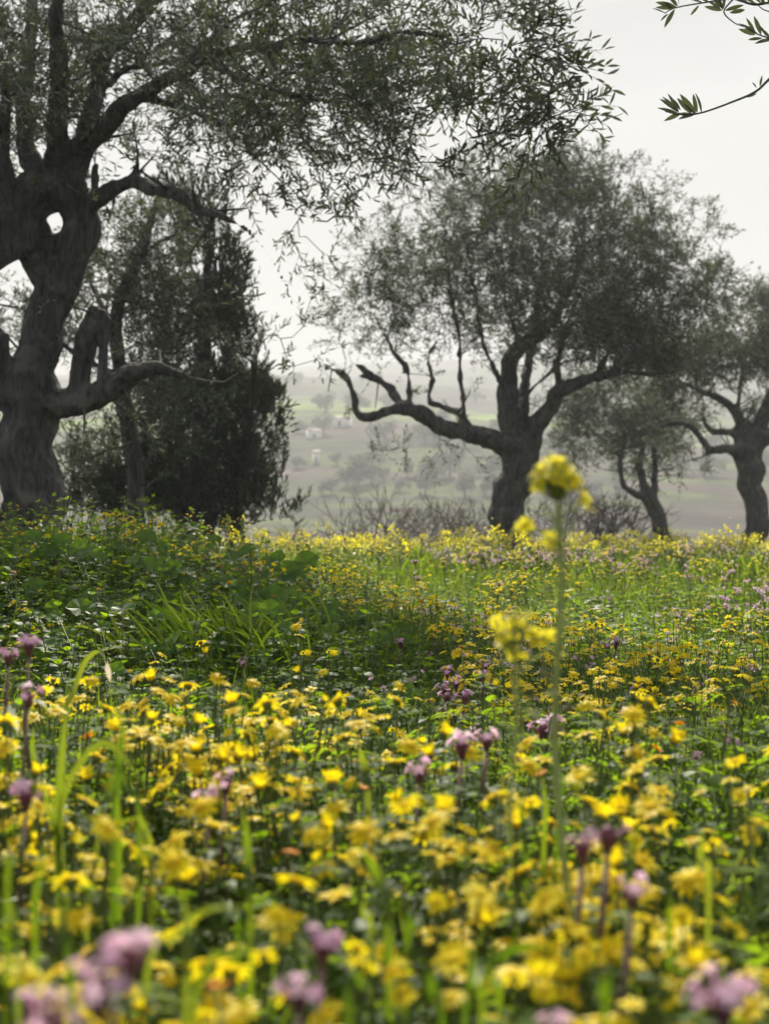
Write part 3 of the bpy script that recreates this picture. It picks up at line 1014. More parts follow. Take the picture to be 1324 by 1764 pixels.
YO = 4.2
over = bpy.data.objects.new('olive_tree', None)
col.objects.link(over)
tag(over, 'olive whose leafy twigs reach in against the sky at the top corner', 'tree', 'olive trees of the grove')
LIMBS_OVER = [
    [(2300, 1230, .3, 75), (2290, 1100, .3, 62), (2280, 800, .3, 56), (2260, 500, .3, 50), (2240, 300, .3, 44)],
    [(2250, 480, .3, 36), (2100, 250, .2, 28), (1950, 80, .1, 22), (1780, -20, 0, 16), (1640, -20, 0, 11), (1520, 10, 0, 7), (1440, 30, 0, 5)],
    [(2240, 320, .3, 34), (2300, 50, .8, 28), (2350, -250, 1.2, 18), (2380, -500, 1.5, 9)],
    [(2255, 400, .3, 32), (2450, 150, 0, 26), (2650, -80, -.2, 16), (2800, -300, -.3, 8)],
    [(1950, 80, .1, 16), (1880, -150, .4, 11), (1780, -330, .6, 6)],
]
mbt, npos, ntan, nrad = make_trunk(LIMBS_OVER, YO, .03)
trunk_object(mbt, .025, over, M['bark'], .012)
ELLS_OVER = [(1950, -250, .5, 350, 220, .9, 1), (2350, -350, .8, 400, 300, 1.1, 1), (2650, -150, 0, 300, 300, .9, .8), (2050, 0, -.2, 150, 150, .6, .5)]
att = sample_crown(ELLS_OVER, 330, YO, .2, 1.6, 71)
g = grow(npos, ntan, nrad, att, .25)
mbb, mbl = MB(), MB()
frusta(mbb, g['A'], g['B'], g['ra'], g['rb'], 4)
olive_twigs(mbb, mbl, g['tips'], g['ttan'], 3, .14, .3, 5, .06, .0135, 'hex')
link('crown', mbl.mesh('crown', [M['olive']]), over)
# the twigs the picture shows, each leaf on its own
TW = [
    ([(1440, 40, 0), (1380, 85, 0), (1324, 136, 0), (1300, 158, 0), (1262, 175, 0), (1205, 195, 0), (1168, 197, 0), (1145, 192, 0)], 3.2),
    ([(1520, 10, 0), (1420, -12, 0), (1350, -2, 0), (1300, 8, 0), (1262, -2, 0), (1215, 4, 0), (1164, 13, 0), (1145, 22, 0)], 3.0),
    ([(1440, 30, 0), (1400, 66, 0), (1345, 68, 0), (1312, 62, 0), (1282, 48, 0)], 2.6),
    ([(1262, -2, 0), (1246, 20, 0), (1262, 38, 0), (1280, 46, 0)], 1.6),
    ([(1400, -15, 0), (1350, 20, 0), (1318, 18, 0), (1300, 5, 0)], 1.6),
]
for pts, r in TW:
    Q = np.array([P(a, b_, YO + c + .06 * math.sin(k_)) for k_, (a, b_, c) in enumerate(pts)])
    C = catmull(Q, 24)
    sweep(mbb, C, np.linspace(r, .8, 24) * YO / F, 5)
link('branches', mbb.mesh('branches', [M['bark_far']]), over)
# leaf base, leaf tip in picture pixels
LV = [((1168, 196), (1131, 185)), ((1168, 194), (1136, 167)), ((1166, 193), (1144, 163)), ((1168, 192), (1149, 160)), ((1171, 190), (1158, 168)), ((1172, 195), (1146, 206)),
      ((1190, 196), (1165, 168)), ((1198, 196), (1170, 162)), ((1200, 194), (1192, 161)), ((1196, 197), (1176, 178)), ((1198, 196), (1168, 203)), ((1207, 194), (1202, 158)), ((1190, 197), (1166, 196)),
      ((1302, 151), (1296, 142)), ((1308, 149), (1311, 131)), ((1286, 168), (1303, 161)),
      ((1164, 12), (1129, 3)), ((1160, 14), (1130, 12)), ((1158, 16), (1142, 2)), ((1147, 24), (1124, 12)), ((1150, 24), (1137, 33)), ((1161, 16), (1143, 48)), ((1166, 11), (1150, -10)), ((1168, 11), (1168, -16)),
      ((1203, 9), (1188, 27)), ((1210, 5), (1186, -4)), ((1220, 4), (1196, -12)), ((1243, 18), (1212, 11)), ((1240, 15), (1218, 0)), ((1243, 14), (1224, -12)), ((1244, 16), (1248, -10)), ((1248, 18), (1280, 8)), ((1256, 22), (1286, 16)), ((1243, 17), (1236, -8)),
      ((1300, 60), (1272, 50)), ((1306, 61), (1275, 34)), ((1300, 58), (1284, 30)), ((1310, 60), (1298, 27)), ((1318, 62), (1305, 36)), ((1312, 66), (1287, 68)), ((1326, 66), (1310, 48)), ((1330, 68), (1302, 70)), ((1340, 66), (1326, 40)), ((1345, 68), (1350, 40)),
      ((1310, 6), (1296, -10)), ((1320, 8), (1304, -6)), ((1325, 12), (1326, -10)), ((1300, 6), (1280, -6)), ((1335, 18), (1320, -4)), ((1290, 6), (1262, -4)), ((1268, -1), (1250, -14)), ((1310, 8), (1318, -14)), ((1282, 5), (1290, -16))]
for k, (b_, t_) in enumerate(LV):
    off = rng.uniform(-.02, .02)
    A_ = P(b_[0], b_[1], YO + .02)
    B_ = P(t_[0], t_[1], YO + .02 + rng.uniform(-.03, .03))
    dlen = np.linalg.norm(B_ - A_)
    put_leaf(OLV[k % 3], 'leaf', over, A_, B_ - A_, np.array((rng.uniform(-.8, .8), -1, rng.uniform(-.3, .9))), dlen / .060)

# the outermost sprays of the big olive: leaves one can pick apart
mbs = MB()
left_sprays = bpy.data.objects.new('spray', None)
for k, e in enumerate(ex[:22]):
    for rep in range(2):
        d = nrm(np.array((rng.uniform(.2, 1), rng.uniform(-.5, .3), rng.uniform(-.5, .45))))
        ln = rng.uniform(.16, .26)
        p0 = e - d * ln * .3 + rng.normal(size=3) * .02
        C = np.array([p0 + d * ln * t + np.array((0, 0, -.25 * ln)) * t * t for t in np.linspace(0, 1, 6)])
        sweep(mbs, C, np.linspace(.0022, .0008, 6), 4)
        ax = nrm(np.cross(d, rng.normal(size=3)))
        for q_ in range(6):
            t = (q_ + .8) / 6
            p = p0 + d * ln * t + np.array((0, 0, -.25 * ln)) * t * t
            s = 1 if q_ % 2 else -1
            ld = nrm(d * .75 + s * ax * .65 + rng.normal(size=3) * .15)
            put_leaf(OLV[q_ % 3], 'leaf', left_crown, p, ld, d + rng.normal(size=3) * .4, rng.uniform(.85, 1.15))
bpy.data.objects.remove(left_sprays)
link('twig', mbs.mesh('twig', [M['bark_far']]), left_crown)['kind'] = 'stuff'

LM = [(195, 1655, 'big lilac flower spike'), (205, 1300, 'folded-over grass blade'), (165, 1140, 'arching white-tipped blade'), (424, 1450, 'upright wide blade'),
      (645, 1500, 'wide curved blade'), (795, 1290, 'pale pink valerian head'), (900, 1645, 'arched bright blade'), (985, 1230, 'tall mustard stem'), (1046, 1445, 'dark purple valerian bud'),
      (1087, 1545, 'lone pink valerian'), (1245, 1705, 'pink corner valerian'), (1265, 1540, 'broad flat daisy clump'), (945, 1262, 'broad lilac valerian'), (50, 1112, 'tall purple valerian'),
      (400, 1050, 'thick grass tuft'), (885, 1095, 'lower mustard flowers'), (515, 1700, 'lower middle pink valerian'), (555, 1612, 'dark-bracted purple valerian'), (620, 1310, 'short broad blade'),
      (375, 1700, 'lowest orange marigold'), (45, 1378, 'dull purple valerian'), (1180, 1403, 'clear-standing daisy pair'), (360, 1385, 'pale valerian between daisies'),
      (722, 1335, 'half hidden valerian'), (500, 1466, 'orange marigold below the daisies'), (140, 1048, 'bright low mallow'), (265, 975, 'tilted mallow leaf'), (330, 908, 'crest mallow'), (640, 980, 'bank shoulder tuft'),
      (1310, 1130, 'edge grass tuft'), (205, 880, 'crest blades')]
LMFAR = [(880, 900, 'middle olive trunk'), (1132, 900, 'small leaning olive'), (1298, 900, 'outermost olive trunk'), (400, 880, 'dark conifer'), (55, 880, 'big gnarled olive'), (985, 940, 'tall mustard stem'), (640, 880, 'bare shrubs'),
         (600, 780, 'green far fields'), (690, 715, 'crooked olive limb'), (545, 795, 'tiny white hut'), (591, 733, 'pale slope building'), (1050, 820, 'leaning olive crown'), (1210, 820, 'gap between two olives')]
NUMS = ['no', 'one', 'two', 'three', 'four', 'five', 'six', 'seven', 'eight']


def where_px(x, y, z, table=LM):
    px = 662 + x / y * F
    py = 820 + (CAMZ - z) / y * F
    a, b_, nm = min(table, key=lambda t: (t[0] - px) ** 2 + (t[1] - py) ** 2)
    dx, dy = px - a, py - b_
    dist = math.hypot(dx, dy)
    if abs(dx) > 2.2 * abs(dy):
        d = 'right of' if dx > 0 else 'left of'
    elif abs(dy) > 2.2 * abs(dx):
        d = 'below' if dy > 0 else 'above'
    else:
        d = ('below and ' if dy > 0 else 'above and ') + ('right of' if dx > 0 else 'left of')
    return ('just ' if dist < 45 else '' if dist < 110 else 'well ' if dist < 200 else 'far ') + d + ' the ' + nm


# ------------------------------------------------------------------ the far side of the valley
def bare_shrub_mesh(seed, h, w):
    r = np.random.default_rng(seed)
    b, lv = MB(), MB()
    A, B, ra, rb, tips = [], [], [], [], []

    def rec(p, d, ln, rad, dep):
        q_ = p + d * ln
        A.append(p)
        B.append(q_)
        ra.append(rad)
        rb.append(rad * .72)
        if dep == 0:
            tips.append((q_, d))
            return
        for _ in range(r.integers(2, 4)):
            nd = nrm(d + r.normal(size=3) * .45 + np.array((0, 0, .05)))
            rec(q_, nd, ln * r.uniform(.65, .95), rad * .68, dep - 1)
    for k in range(7):
        d = nrm(np.array((r.normal() * w, r.normal() * w, 1.0)))
        rec(np.array((r.normal() * .12, r.normal() * .12, -.1)), d, h * .30, .016, 4)
    frusta(b, A, B, np.array(ra), np.array(rb), 3)
    return b.mesh('bare_shrub', [M['twig']])


shrubs = [bare_shrub_mesh(81 + k, 1.0, .6) for k in range(3)]
SH = [(560, 905, 27, 1.6), (640, 920, 24, 1.5), (700, 915, 25, 1.9), (765, 920, 26, 1.8), (820, 925, 23, 1.4), (985, 930, 22, 1.7), (1040, 930, 23, 1.6), (935, 925, 24, 1.5), (1085, 925, 27, 1.5), (1210, 930, 30, 1.4), (600, 910, 33, 2.0), (520, 905, 30, 1.6)]
where = ['by the dark conifer', 'in front of the terraced fields', 'below the long crooked olive limb', 'left of the middle olive trunk', 'close against the middle olive trunk', 'right of the middle olive trunk',
         'beside the small leaning olive', 'behind the tall mustard stem', 'behind the small leaning olive', 'between the two olives at the right', 'lower down the slope towards the fields', 'lowest and nearest the conifer']
for k, (px, py, Y, s) in enumerate(SH):
    x = (px - 662) / F * Y
    o = link('bare_shrub', shrubs[k % 3], None, (x, Y, Gs(x, Y)))
    o.scale = (s * .95, s * .95, s * .8)
    o.rotation_euler = (0, 0, k * 1.9)
    tag(o, 'leafless grey brown shrub ' + where[k], 'shrub', 'bare shrubs along the edge of the slope')


def far_tree_meshes(seed):
    r = np.random.default_rng(seed)
    c, t = MB(), MB()
    blobs = [(r.normal() * .9, r.normal() * .9, 2.3 + r.normal() * .5, r.uniform(.8, 1.4)) for _ in range(7)]
    for bx, by_, bz, br in blobs:
        n_ = 120
        d = nrm(r.normal(size=(n_, 3))) * (r.random(n_) ** .4)[:, None] * br
        leaves(c, np.array((bx, by_, bz)) + d, r.normal(size=(n_, 3)), r.normal(size=(n_, 3)), r.uniform(.3, .55, n_), .28, 'dia', 0)
    sweep(t, [(0, 0, -.4), (.05, 0, .7), (.1, .05, 1.6)], [.22, .16, .12], 7)
    sweep(t, [(.08, 0, 1.2), (.5, .1, 1.8), (.8, .1, 2.4)], [.1, .08, .04], 5)
    sweep(t, [(.08, 0, 1.1), (-.4, -.1, 1.7), (-.7, 0, 2.3)], [.1, .08, .04], 5)
    return c.mesh('crown', [M['olive']]), t.mesh('trunk', [M['bark_far']])


FT = [far_tree_meshes(91 + k) for k in range(3)]
far_r = np.random.default_rng(5)
FARPX = [(615, 838, 1.0), (598, 840, .75), (640, 836, .6)]
for row, x0, x1, sl in ((712, 430, 760, -.02), (748, 440, 900, .01), (764, 560, 1324, .02), (806, 430, 640, .0), (826, 640, 1324, -.01), (850, 460, 1100, .015), (690, 640, 1324, .01), (660, 440, 1000, .0)):
    xx = x0
    while xx < x1:
        if far_r.random() < .62:
            FARPX.append((xx, row + sl * (xx - x0) + far_r.normal() * 2.5, far_r.uniform(.35, .95)))
        xx += far_r.uniform(12, 46)
for k, (px, py, s) in enumerate(FARPX):
    h = hit(px, py)
    rt = bpy.data.objects.new('distant_tree', None)
    col.objects.link(rt)
    rt.location = (h[0], h[1], Gs(h[0], h[1]))
    rt.rotation_euler = (0, 0, k * 2.1)
    s *= 1.1
    rt.scale = (s, s, s)
    if k < 3:
        tag(rt, ['largest round tree among the green far fields', 'second round tree touching the largest far one', 'small round tree beside the two large far ones'][k], 'tree', 'hazy trees across the valley')
    else:
        tag(rt, ('small' if s < .8 else 'middling' if s < 1.0 else 'large') + ' hazy tree across the valley ' + where_px(h[0], h[1], h[2] + 1.5, LMFAR), 'tree', 'hazy trees across the valley')
    link('crown', FT[k % 3][0], rt)
    link('trunk', FT[k % 3][1], rt)

# pale little buildings across the valley
M['limewash'] = plain_mat('limewash', (.78, .76, .72))
M['pale_roof'] = plain_mat('pale_roof', (.6, .52, .45))
M['dark_opening'] = plain_mat('dark_wood', (.05, .04, .03))


def hut(px, py, w, h_, d, label, yaw):
    p = hit(px, py)
    rt = bpy.data.objects.new('stone_hut', None)
    col.objects.link(rt)
    rt.location = (p[0], p[1], Gs(p[0], p[1]))
    rt.rotation_euler = (0, 0, yaw)
    tag(rt, label, 'hut')
    b = MB()
    v = [(sx * w / 2, sy * d / 2, z) for z in (-.4, h_) for sy in (-1, 1) for sx in (-1, 1)]
    b.add(v, [(np.array([[0, 2, 3, 1], [4, 5, 7, 6], [0, 1, 5, 4], [2, 6, 7, 3], [0, 4, 6, 2], [1, 3, 7, 5]]), 0)])
    link('wall', b.mesh('wall', [M['limewash']]), rt)
    b = MB()
    e = .05
    v = [(-w / 2 - e, -d / 2 - e, h_ + .004), (w / 2 + e, -d / 2 - e, h_ + .004), (w / 2 + e, d / 2 + e, h_ + .004), (-w / 2 - e, d / 2 + e, h_ + .004), (-w / 2 - e, 0, h_ * 1.35), (w / 2 + e, 0, h_ * 1.35)]
    b.add(v, [(np.array([[0, 1, 5, 4], [2, 3, 4, 5], [0, 3, 2, 1]]), 0), (np.array([[0, 4, 3], [1, 2, 5]]), 0)])
    link('roof', b.mesh('roof', [M['pale_roof']]), rt)
    b = MB()
    v = [(-.25 * w, -d / 2 - .01, 0), (-.02 * w, -d / 2 - .01, 0), (-.02 * w, -d / 2 - .01, h_ * .7), (-.25 * w, -d / 2 - .01, h_ * .7)]
    v += [(a, b_ + .06, c) for a, b_, c in v]
    b.add(v, [(np.array([[0, 1, 2, 3], [4, 7, 6, 5], [0, 4, 5, 1], [1, 5, 6, 2], [2, 6, 7, 3], [3, 7, 4, 0]]), 0)])
    link('door', b.mesh('door', [M['dark_opening']]), rt)


hut(545, 800, 1.0, 1.5, 1.2, 'tiny white hut alone among the brown far fields', .2)
hut(591, 736, 2.6, 1.3, 2.0, 'low pale building on the slope above the green fields', -.3)
hut(541, 756, 2.2, 1.1, 1.8, 'low pale building at the top edge of the green fields', .4)


# ------------------------------------------------------------------ meadow plants
def rotz(a):
    c, s = np.cos(a), np.sin(a)
    z, o = np.zeros_like(c), np.ones_like(c)
    return np.stack([np.stack([c, -s, z], -1), np.stack([s, c, z], -1), np.stack([z, z, o], -1)], -2)


def place(n_, y0, y1, margin=.5, power=0.0, xlo=None, xhi=None, k=.30):
    """n ground spots in the wedge in front of the camera"""
    t = rng.random(n_)
    e = power + 1
    y = (y0 ** e + (y1 ** e - y0 ** e) * t) ** (1 / e) if abs(e) > 1e-6 else y0 * (y1 / y0) ** t
    w = k * y + margin
    lo = -w if xlo is None else np.maximum(-w, xlo)
    hi = w if xhi is None else np.minimum(w, xhi)
    x = lo + (hi - lo) * rng.random(n_)
    return x, y


def patch(x, y, f=1.3, s=0.0):
    return np.array([noise.noise(Vector((a * f + s, b_ * f - s, s))) for a, b_ in zip(x, y)])


def stamp_at(mb, proto, x, y, scale, tilt=.12, dz=0.0):
    n_ = len(x)
    if n_ == 0:
        return
    R = rotz(rng.uniform(0, 2 * math.pi, n_))
    ax = rng.normal(size=(n_, 2)) * tilt
    Tm = np.tile(np.eye(3), (n_, 1, 1))
    Tm[:, 0, 2] = ax[:, 0]
    Tm[:, 1, 2] = ax[:, 1]
    R = np.einsum('nij,njk->nik', Tm, R) * np.asarray(scale)[:, None, None]
    mb.stamp(proto, R, np.stack([x, y, G(x, y) + dz], -1), rng.random(n_))


# --- prototypes for the uncountable growth
def proto_weed(seed, h=.2, tiers=6, Lf=.035, Wf=.02, shape='ovate'):
    r = np.random.default_rng(seed)
    b = MB()
    C = np.array([(0.02 * math.sin(t * 3 + seed) * t, .02 * math.cos(t * 2 + seed) * t, h * t) for t in np.linspace(0, 1, 4)])
    sweep(b, C, [.0022, .002, .0016, .001], 3, 1, cap=False)
    for k in range(tiers):
        t = .25 + .75 * (k + .5) / tiers
        p = np.array((np.interp(t, np.linspace(0, 1, 4), C[:, 0]), np.interp(t, np.linspace(0, 1, 4), C[:, 1]), h * t))
        a0 = k * 1.57 + r.normal() * .3
        for s in (0, math.pi):
            a = a0 + s
            el = r.uniform(.05, .7)
            d = np.array((math.cos(a) * math.cos(el), math.sin(a) * math.cos(el), math.sin(el)))
            sz = r.uniform(.7, 1.15) * (1.05 - .4 * t)
            leaves(b, p, d, np.array((0, 0, 1.)) + r.normal(size=3) * .2, Lf * sz * 1.15, Wf * sz * 1.2, shape, 0, np.array([r.random() * .5]), curl=r.uniform(.05, .4))
    return b.arrays()


def proto_grass(seed, nb=9, h=.22, w=.004, seg=4, lean=.5):
    r = np.random.default_rng(seed)
    b = MB()
    for k in range(nb):
        a = r.uniform(0, 2 * math.pi)
        hh = h * r.uniform(.55, 1.15)
        out = r.uniform(.1, lean) * hh
        droop = r.uniform(.0, .45) * hh
        t = np.linspace(0, 1, seg + 1)
        x0, y0 = r.normal(size=2) * .015
        pts = np.stack([x0 + math.cos(a) * out * (t + t ** 2.2), y0 + math.sin(a) * out * (t + t ** 2.2), hh * t - droop * t ** 3], -1)
        ww = w * r.uniform(.7, 1.3) * np.array([.8, 1, .9, .6, .06])[np.round(np.linspace(0, 4, seg + 1)).astype(int)]
        s = np.array((-math.sin(a), math.cos(a), 0)) + r.normal(size=3) * .5
        n_ = seg + 1
        tan = nrm(np.gradient(pts, axis=0))
        s = nrm(s - tan * np.sum(tan * s, -1, keepdims=True))
        V = np.stack([pts - s * ww[:, None] / 2, pts + s * ww[:, None] / 2], 1).reshape(-1, 3)
        i_ = np.arange(seg) * 2
        b.add(V, [(np.stack([i_, i_ + 1, i_ + 3, i_ + 2], -1), 0)], r.random() * .6)
    return b.arrays()


def proto_rosette(seed, nl=14, R_=.07, Lf=.03):
    """low leaves on thin stalks: clover, mallow seedlings"""
    r = np.random.default_rng(seed)
    b = MB()
    for k in range(nl):
        a = r.uniform(0, 2 * math.pi)
        rr = R_ * math.sqrt(r.random())
        z = r.uniform(.03, .12)
        p = np.array((math.cos(a) * rr, math.sin(a) * rr, z))
        frusta(b, [np.array((p[0] * .2, p[1] * .2, 0))], [p], np.array([.001]), np.array([.0008]), 3, 1)
        for q_ in range(3):
            a2 = a + q_ * 2.094
            d = np.array((math.cos(a2), math.sin(a2), r.uniform(-.1, .35)))
            leaves(b, p, d, np.array((0, 0, 1.)) + r.normal(size=3) * .3, Lf * r.uniform(.5, .8), Lf * r.uniform(.5, .75), 'dia', 0, np.array([r.random() * .6]), curl=.1)
    return b.arrays()


def feather_leaf(b, r, p, d, n_, Ln, mat=0, lite=False):
    """lobed daisy leaf"""
    d = nrm(d)
    s = nrm(np.cross(d, n_))
    u = np.cross(s, d)
    k = 3 if lite else 5
    ts = np.linspace(.2, .9, k)
    pts = np.array([p + d * Ln * t - u * Ln * .25 * t * t for t in np.linspace(0, 1, 4)])
    if lite:
        leaves(b, p, d - u * .2, u, Ln, Ln * .14, 'dia', mat, np.array([r.random() * .6]), curl=.05)
    else:
        ribbon(b, pts, np.array([.12, .16, .12, .03]) * Ln * .6, s, mat, r.random() * .6, .1)
    P0 = np.array([p + d * Ln * t - u * Ln * .25 * t * t for t in ts])
    for sg in (-1, 1):
        D = np.array([d * .6 + s * sg * .9 + u * r.normal() * .25 for _ in ts])
        leaves(b, P0, D, np.tile(u, (k, 1)), Ln * .36 * np.sin(ts * 2.6 + .3), Ln * (.16 if lite else .11), 'dia', mat, np.full(k, r.random() * .6))


def proto_feather(seed, h=.26, nl=11):
    r = np.random.default_rng(seed)
    b = MB()
    C = np.array([(.03 * math.sin(t * 2.5 + seed) * t, .03 * math.cos(t * 2 + seed) * t, h * t) for t in np.linspace(0, 1, 4)])
    sweep(b, C, [.0026, .0022, .0018, .001], 4, 1, cap=False)
    for k in range(nl):
        t = r.uniform(.1, .95)
        a = k * 2.4
        el = r.uniform(.1, .8)
        p = np.array((C[0, 0] + (C[-1, 0]) * t, C[-1, 1] * t, h * t))
        feather_leaf(b, r, p, np.array((math.cos(a) * math.cos(el), math.sin(a) * math.cos(el), math.sin(el))), np.array((0, 0, 1.)), r.uniform(.035, .065), 0, True)
    return b.arrays()


def head_geo(seed, npet=13, D=.026, simple=False, closed=0.0):
    """daisy flower: ring of petals and domed disc, facing +Z, at the origin"""
    r = np.random.default_rng(seed)
    pt, dc = MB(), MB()
    rd = D * .17
    for k in range(npet):
        a = 2 * math.pi * k / npet + r.normal() * .08
        el = r.uniform(-.25, .18) + closed
        d = np.array((math.cos(a) * math.cos(el), math.sin(a) * math.cos(el), math.sin(el)))
        leaves(pt, np.array((math.cos(a) * rd * .7, math.sin(a) * rd * .7, .0005)), d, np.array((0, 0, 1.)), D * .36 * r.uniform(.88, 1.08), D * .15,
               'dia' if simple else 'hex', 0, np.array([r.random() * .5]), curl=r.uniform(0, .3), fold=.1)
    ns = 6 if simple else 10
    th = np.linspace(0, 2 * math.pi, ns, endpoint=False)
    prof = [(1.0, -.25), (1.05, .1), (.6, .42)] if not simple else [(1, -.1), (.6, .4)]
    Vv = np.vstack([np.stack([np.cos(th) * rd * a, np.sin(th) * rd * a, np.full(ns, rd * b_)], -1) for a, b_ in prof] + [np.array([[0, 0, rd * .52]])])
    fs = []
    for k in range(len(prof) - 1):
        for j_ in range(ns):
            fs.append((k * ns + j_, k * ns + (j_ + 1) % ns, (k + 1) * ns + (j_ + 1) % ns, (k + 1) * ns + j_))
    top = [((len(prof) - 1) * ns + j_, (len(prof) - 1) * ns + (j_ + 1) % ns, len(prof) * ns) for j_ in range(ns)]
    dc.add(Vv, [(np.array(fs), 0), (np.array(top), 0)], r.random() * .5)
    # green cup below
    cup = MB()
    sweep(cup, [(0, 0, -rd * 1.3), (0, 0, -rd * .7), (0, 0, -rd * .05)], [rd * .3, rd * .9, rd * .95], 6, 0)
    return pt, dc, cup


def daisy_plan(seed, nh=5, h=.30, spread=.05):
    """a plant: stem with branches, head places, leaf places"""
    r = np.random.default_rng(seed)
    heads, branches = [], []
    fork = h * r.uniform(.6, .75)
    bend = r.normal(size=2) * .02
    stem = np.array([(0, 0, -.02), (bend[0] * .4, bend[1] * .4, fork * .5), (bend[0], bend[1], fork)])
    for k in range(nh):
        a = k * 2.4 + r.normal() * .3
        rr = spread * math.sqrt((k + .3) / nh)
        top = np.array((bend[0] + math.cos(a) * rr, bend[1] + math.sin(a) * rr, h + r.uniform(-.035, .012) - .25 * rr))
        midp = stem[-1] * .5 + top * .5 + np.array((math.cos(a) * rr * .25, math.sin(a) * rr * .25, -.01))
        branches.append(np.array([stem[-1], midp, top]))
        tilt = np.array((math.cos(a) * .35, math.sin(a) * .35, 1.0)) + r.normal(size=3) * .24 + np.array((0, -.10, 0))
        heads.append((top, nrm(tilt), r.choice([.6, .8, .92, 1.0, 1.08, 1.15])))
    return stem, branches, heads, r


def daisy_stem_mb(stem, branches, mat=0):
    b = MB()
    sweep(b, catmull(stem, 5), np.linspace(.0024, .0018, 5), 4, mat, cap=False)
    for q_ in branches:
        sweep(b, catmull(q_, 4), np.linspace(.0014, .0010, 4), 3, mat, cap=False)
    return b


def basis_from(nv):
    nv = nrm(nv)
    a = nrm(np.cross(nv, (0.3, .8, .1)))
    b_ = np.cross(nv, a)
    return np.stack([a, b_, nv], -1)


# --- stuff protos of whole daisy plants (for the mass behind)
def proto_daisy(seed, nh, h, spread, far=False):
    stem, br, heads, r = daisy_plan(seed, nh, h, spread)
    b = MB()
    # materials: 0 petal, 1 disc, 2 stem, 3 leaf
    if not far:
        st = daisy_stem_mb(stem, br, 2).arrays()
        b.stamp(st, np.eye(3)[None], np.zeros((1, 3)), np.zeros(1))
        for k in range(5):
            t = r.uniform(.1, .9)
            a = r.uniform(0, 6.28)
            feather_leaf(b, r, stem[-1] * t, np.array((math.cos(a), math.sin(a), .4)), np.array((0, 0, 1.)), r.uniform(.03, .05), 3, True)
    else:
        frusta(b, [stem[0]], [stem[-1]], np.array([.002]), np.array([.0015]), 3, 2)
        frusta(b, [q_[0] for q_ in br], [q_[-1] for q_ in br], np.full(len(br), .0015), np.full(len(br), .001), 3, 2)
    for top, nv, s in heads:
        pt, dc, cup = head_geo(seed * 7 + int(top[0] * 1e4) % 50, 8 if far else 12, .027, True)
        V_, fs, var = dc.arrays()
        dca = (V_, [(f, m * 0 + 1) for f, m in fs], var)
        for gx in (pt.arrays(), dca):
            b.stamp(gx, (basis_from(nv) * s)[None], top[None], np.array([r.random()]))
    return b.arrays()


W_ = [proto_weed(100 + k, h=.16 + .03 * k, tiers=6 + k % 2) for k in range(5)]
W_small = [proto_weed(120 + k, h=.12 + .02 * k, tiers=6, Lf=.022, Wf=.014, shape='dia') for k in range(4)]
GR = [proto_grass(130 + k, 10, .20 + .03 * k, .0035, 3) for k in range(4)]
GRw = [proto_grass(140 + k, 6, .26 + .03 * k, .008, lean=.45) for k in range(3)]
GRf = [proto_grass(150 + k, 10, .22, .010, 2, .4) for k in range(3)]
RO = [proto_rosette(160 + k) for k in range(4)]
FE = [proto_feather(170 + k, .2 + .03 * k) for k in range(4)]
DS = [proto_daisy(180 + k, 4 + k % 3, .20 + .025 * k, .05) for k in range(5)]
DSf = [proto_daisy(190 + k, 5 + k % 3, .22 + .02 * k, .07, True) for k in range(4)]


def scatter(mb, protos, x, y, s0, s1, tilt=.12, hf=None):
    pick = rng.integers(0, len(protos), len(x))
    sc = rng.uniform(s0, s1, len(x))
    if hf is not None:
        sc = sc * hf(x, y)
    for k, pr in enumerate(protos):
        m_ = pick == k
        stamp_at(mb, pr, x[m_], y[m_], sc[m_], tilt)


def on_bank(x, y):
    return (1 - smooth(-1.0, .25, x + .1 * (y - 5))) * smooth(2.6, 3.6, y) * (1 - smooth(6.5, 8, y))


# grass everywhere
mbg = MB()
x, y = place(2250, .55, 2.6, .4, .3)
scatter(mbg, GR, x, y, .75, 1.15)
x, y = place(520, .6, 2.6, .4, .3)
scatter(mbg, GRw, x, y, .6, 1.0)
x, y = place(4600, 2.4, 9, .5, -.1)
ok = rng.random(len(x)) > .6 * on_bank(x, y)
scatter(mbg, GR, x[ok], y[ok], .45, .85)
x, y = place(700, 2.6, 7, .5, -.1)
ok = patch(x, y, 1.1, 4) > -.02
scatter(mbg, GRw, x[ok], y[ok], .45, .85)
x, y = place(3700, 7.5, 26, 1.0, .2)
scatter(mbg, GRf, x, y, .6, 1.3)
tag(link('meadow_grass', mbg.mesh('meadow_grass', [M['grass']])), 'fresh green grass growing all over the meadow', 'grass', kind='stuff')

# leafy weeds: the bank and the undergrowth
mbw = MB()
x, y = place(5200, 2.5, 7.2, .5, 0)
ok = rng.random(len(x)) < on_bank(x, y) * 1.1
scatter(mbw, W_, x[ok], y[ok], .55, 1.2)
x, y = place(2600, 2.3, 7.5, .5, -.3)
scatter(mbw, W_small, x, y, .6, 1.2)
x, y = place(900, .55, 2.4, .4, .3)
scatter(mbw, W_, x, y, .7, 1.2)
x, y = place(1200, 2.3, 6.5, .5, -.3)
scatter(mbw, RO, x, y, .7, 1.5)
x, y = place(1450, .55, 2.5, .35, .4)
mbf = MB()
scatter(mbf, FE, x, y, .75, 1.25)
x, y = place(1700, 2.4, 8, .4, -.2, xlo=-.6)
scatter(mbf, FE, x, y, .45, .8)
tag(link('daisy_foliage', mbf.mesh('daisy_foliage', [M['feather'], M['stem']])), 'feathery green daisy leaves filling the gaps between the flowers', 'foliage', kind='stuff')
tag(link('leafy_undergrowth', mbw.mesh('leafy_undergrowth', [M['weed'], M['stem']])), 'dense small-leaved weeds covering the bank and the meadow floor', 'weeds', kind='stuff')

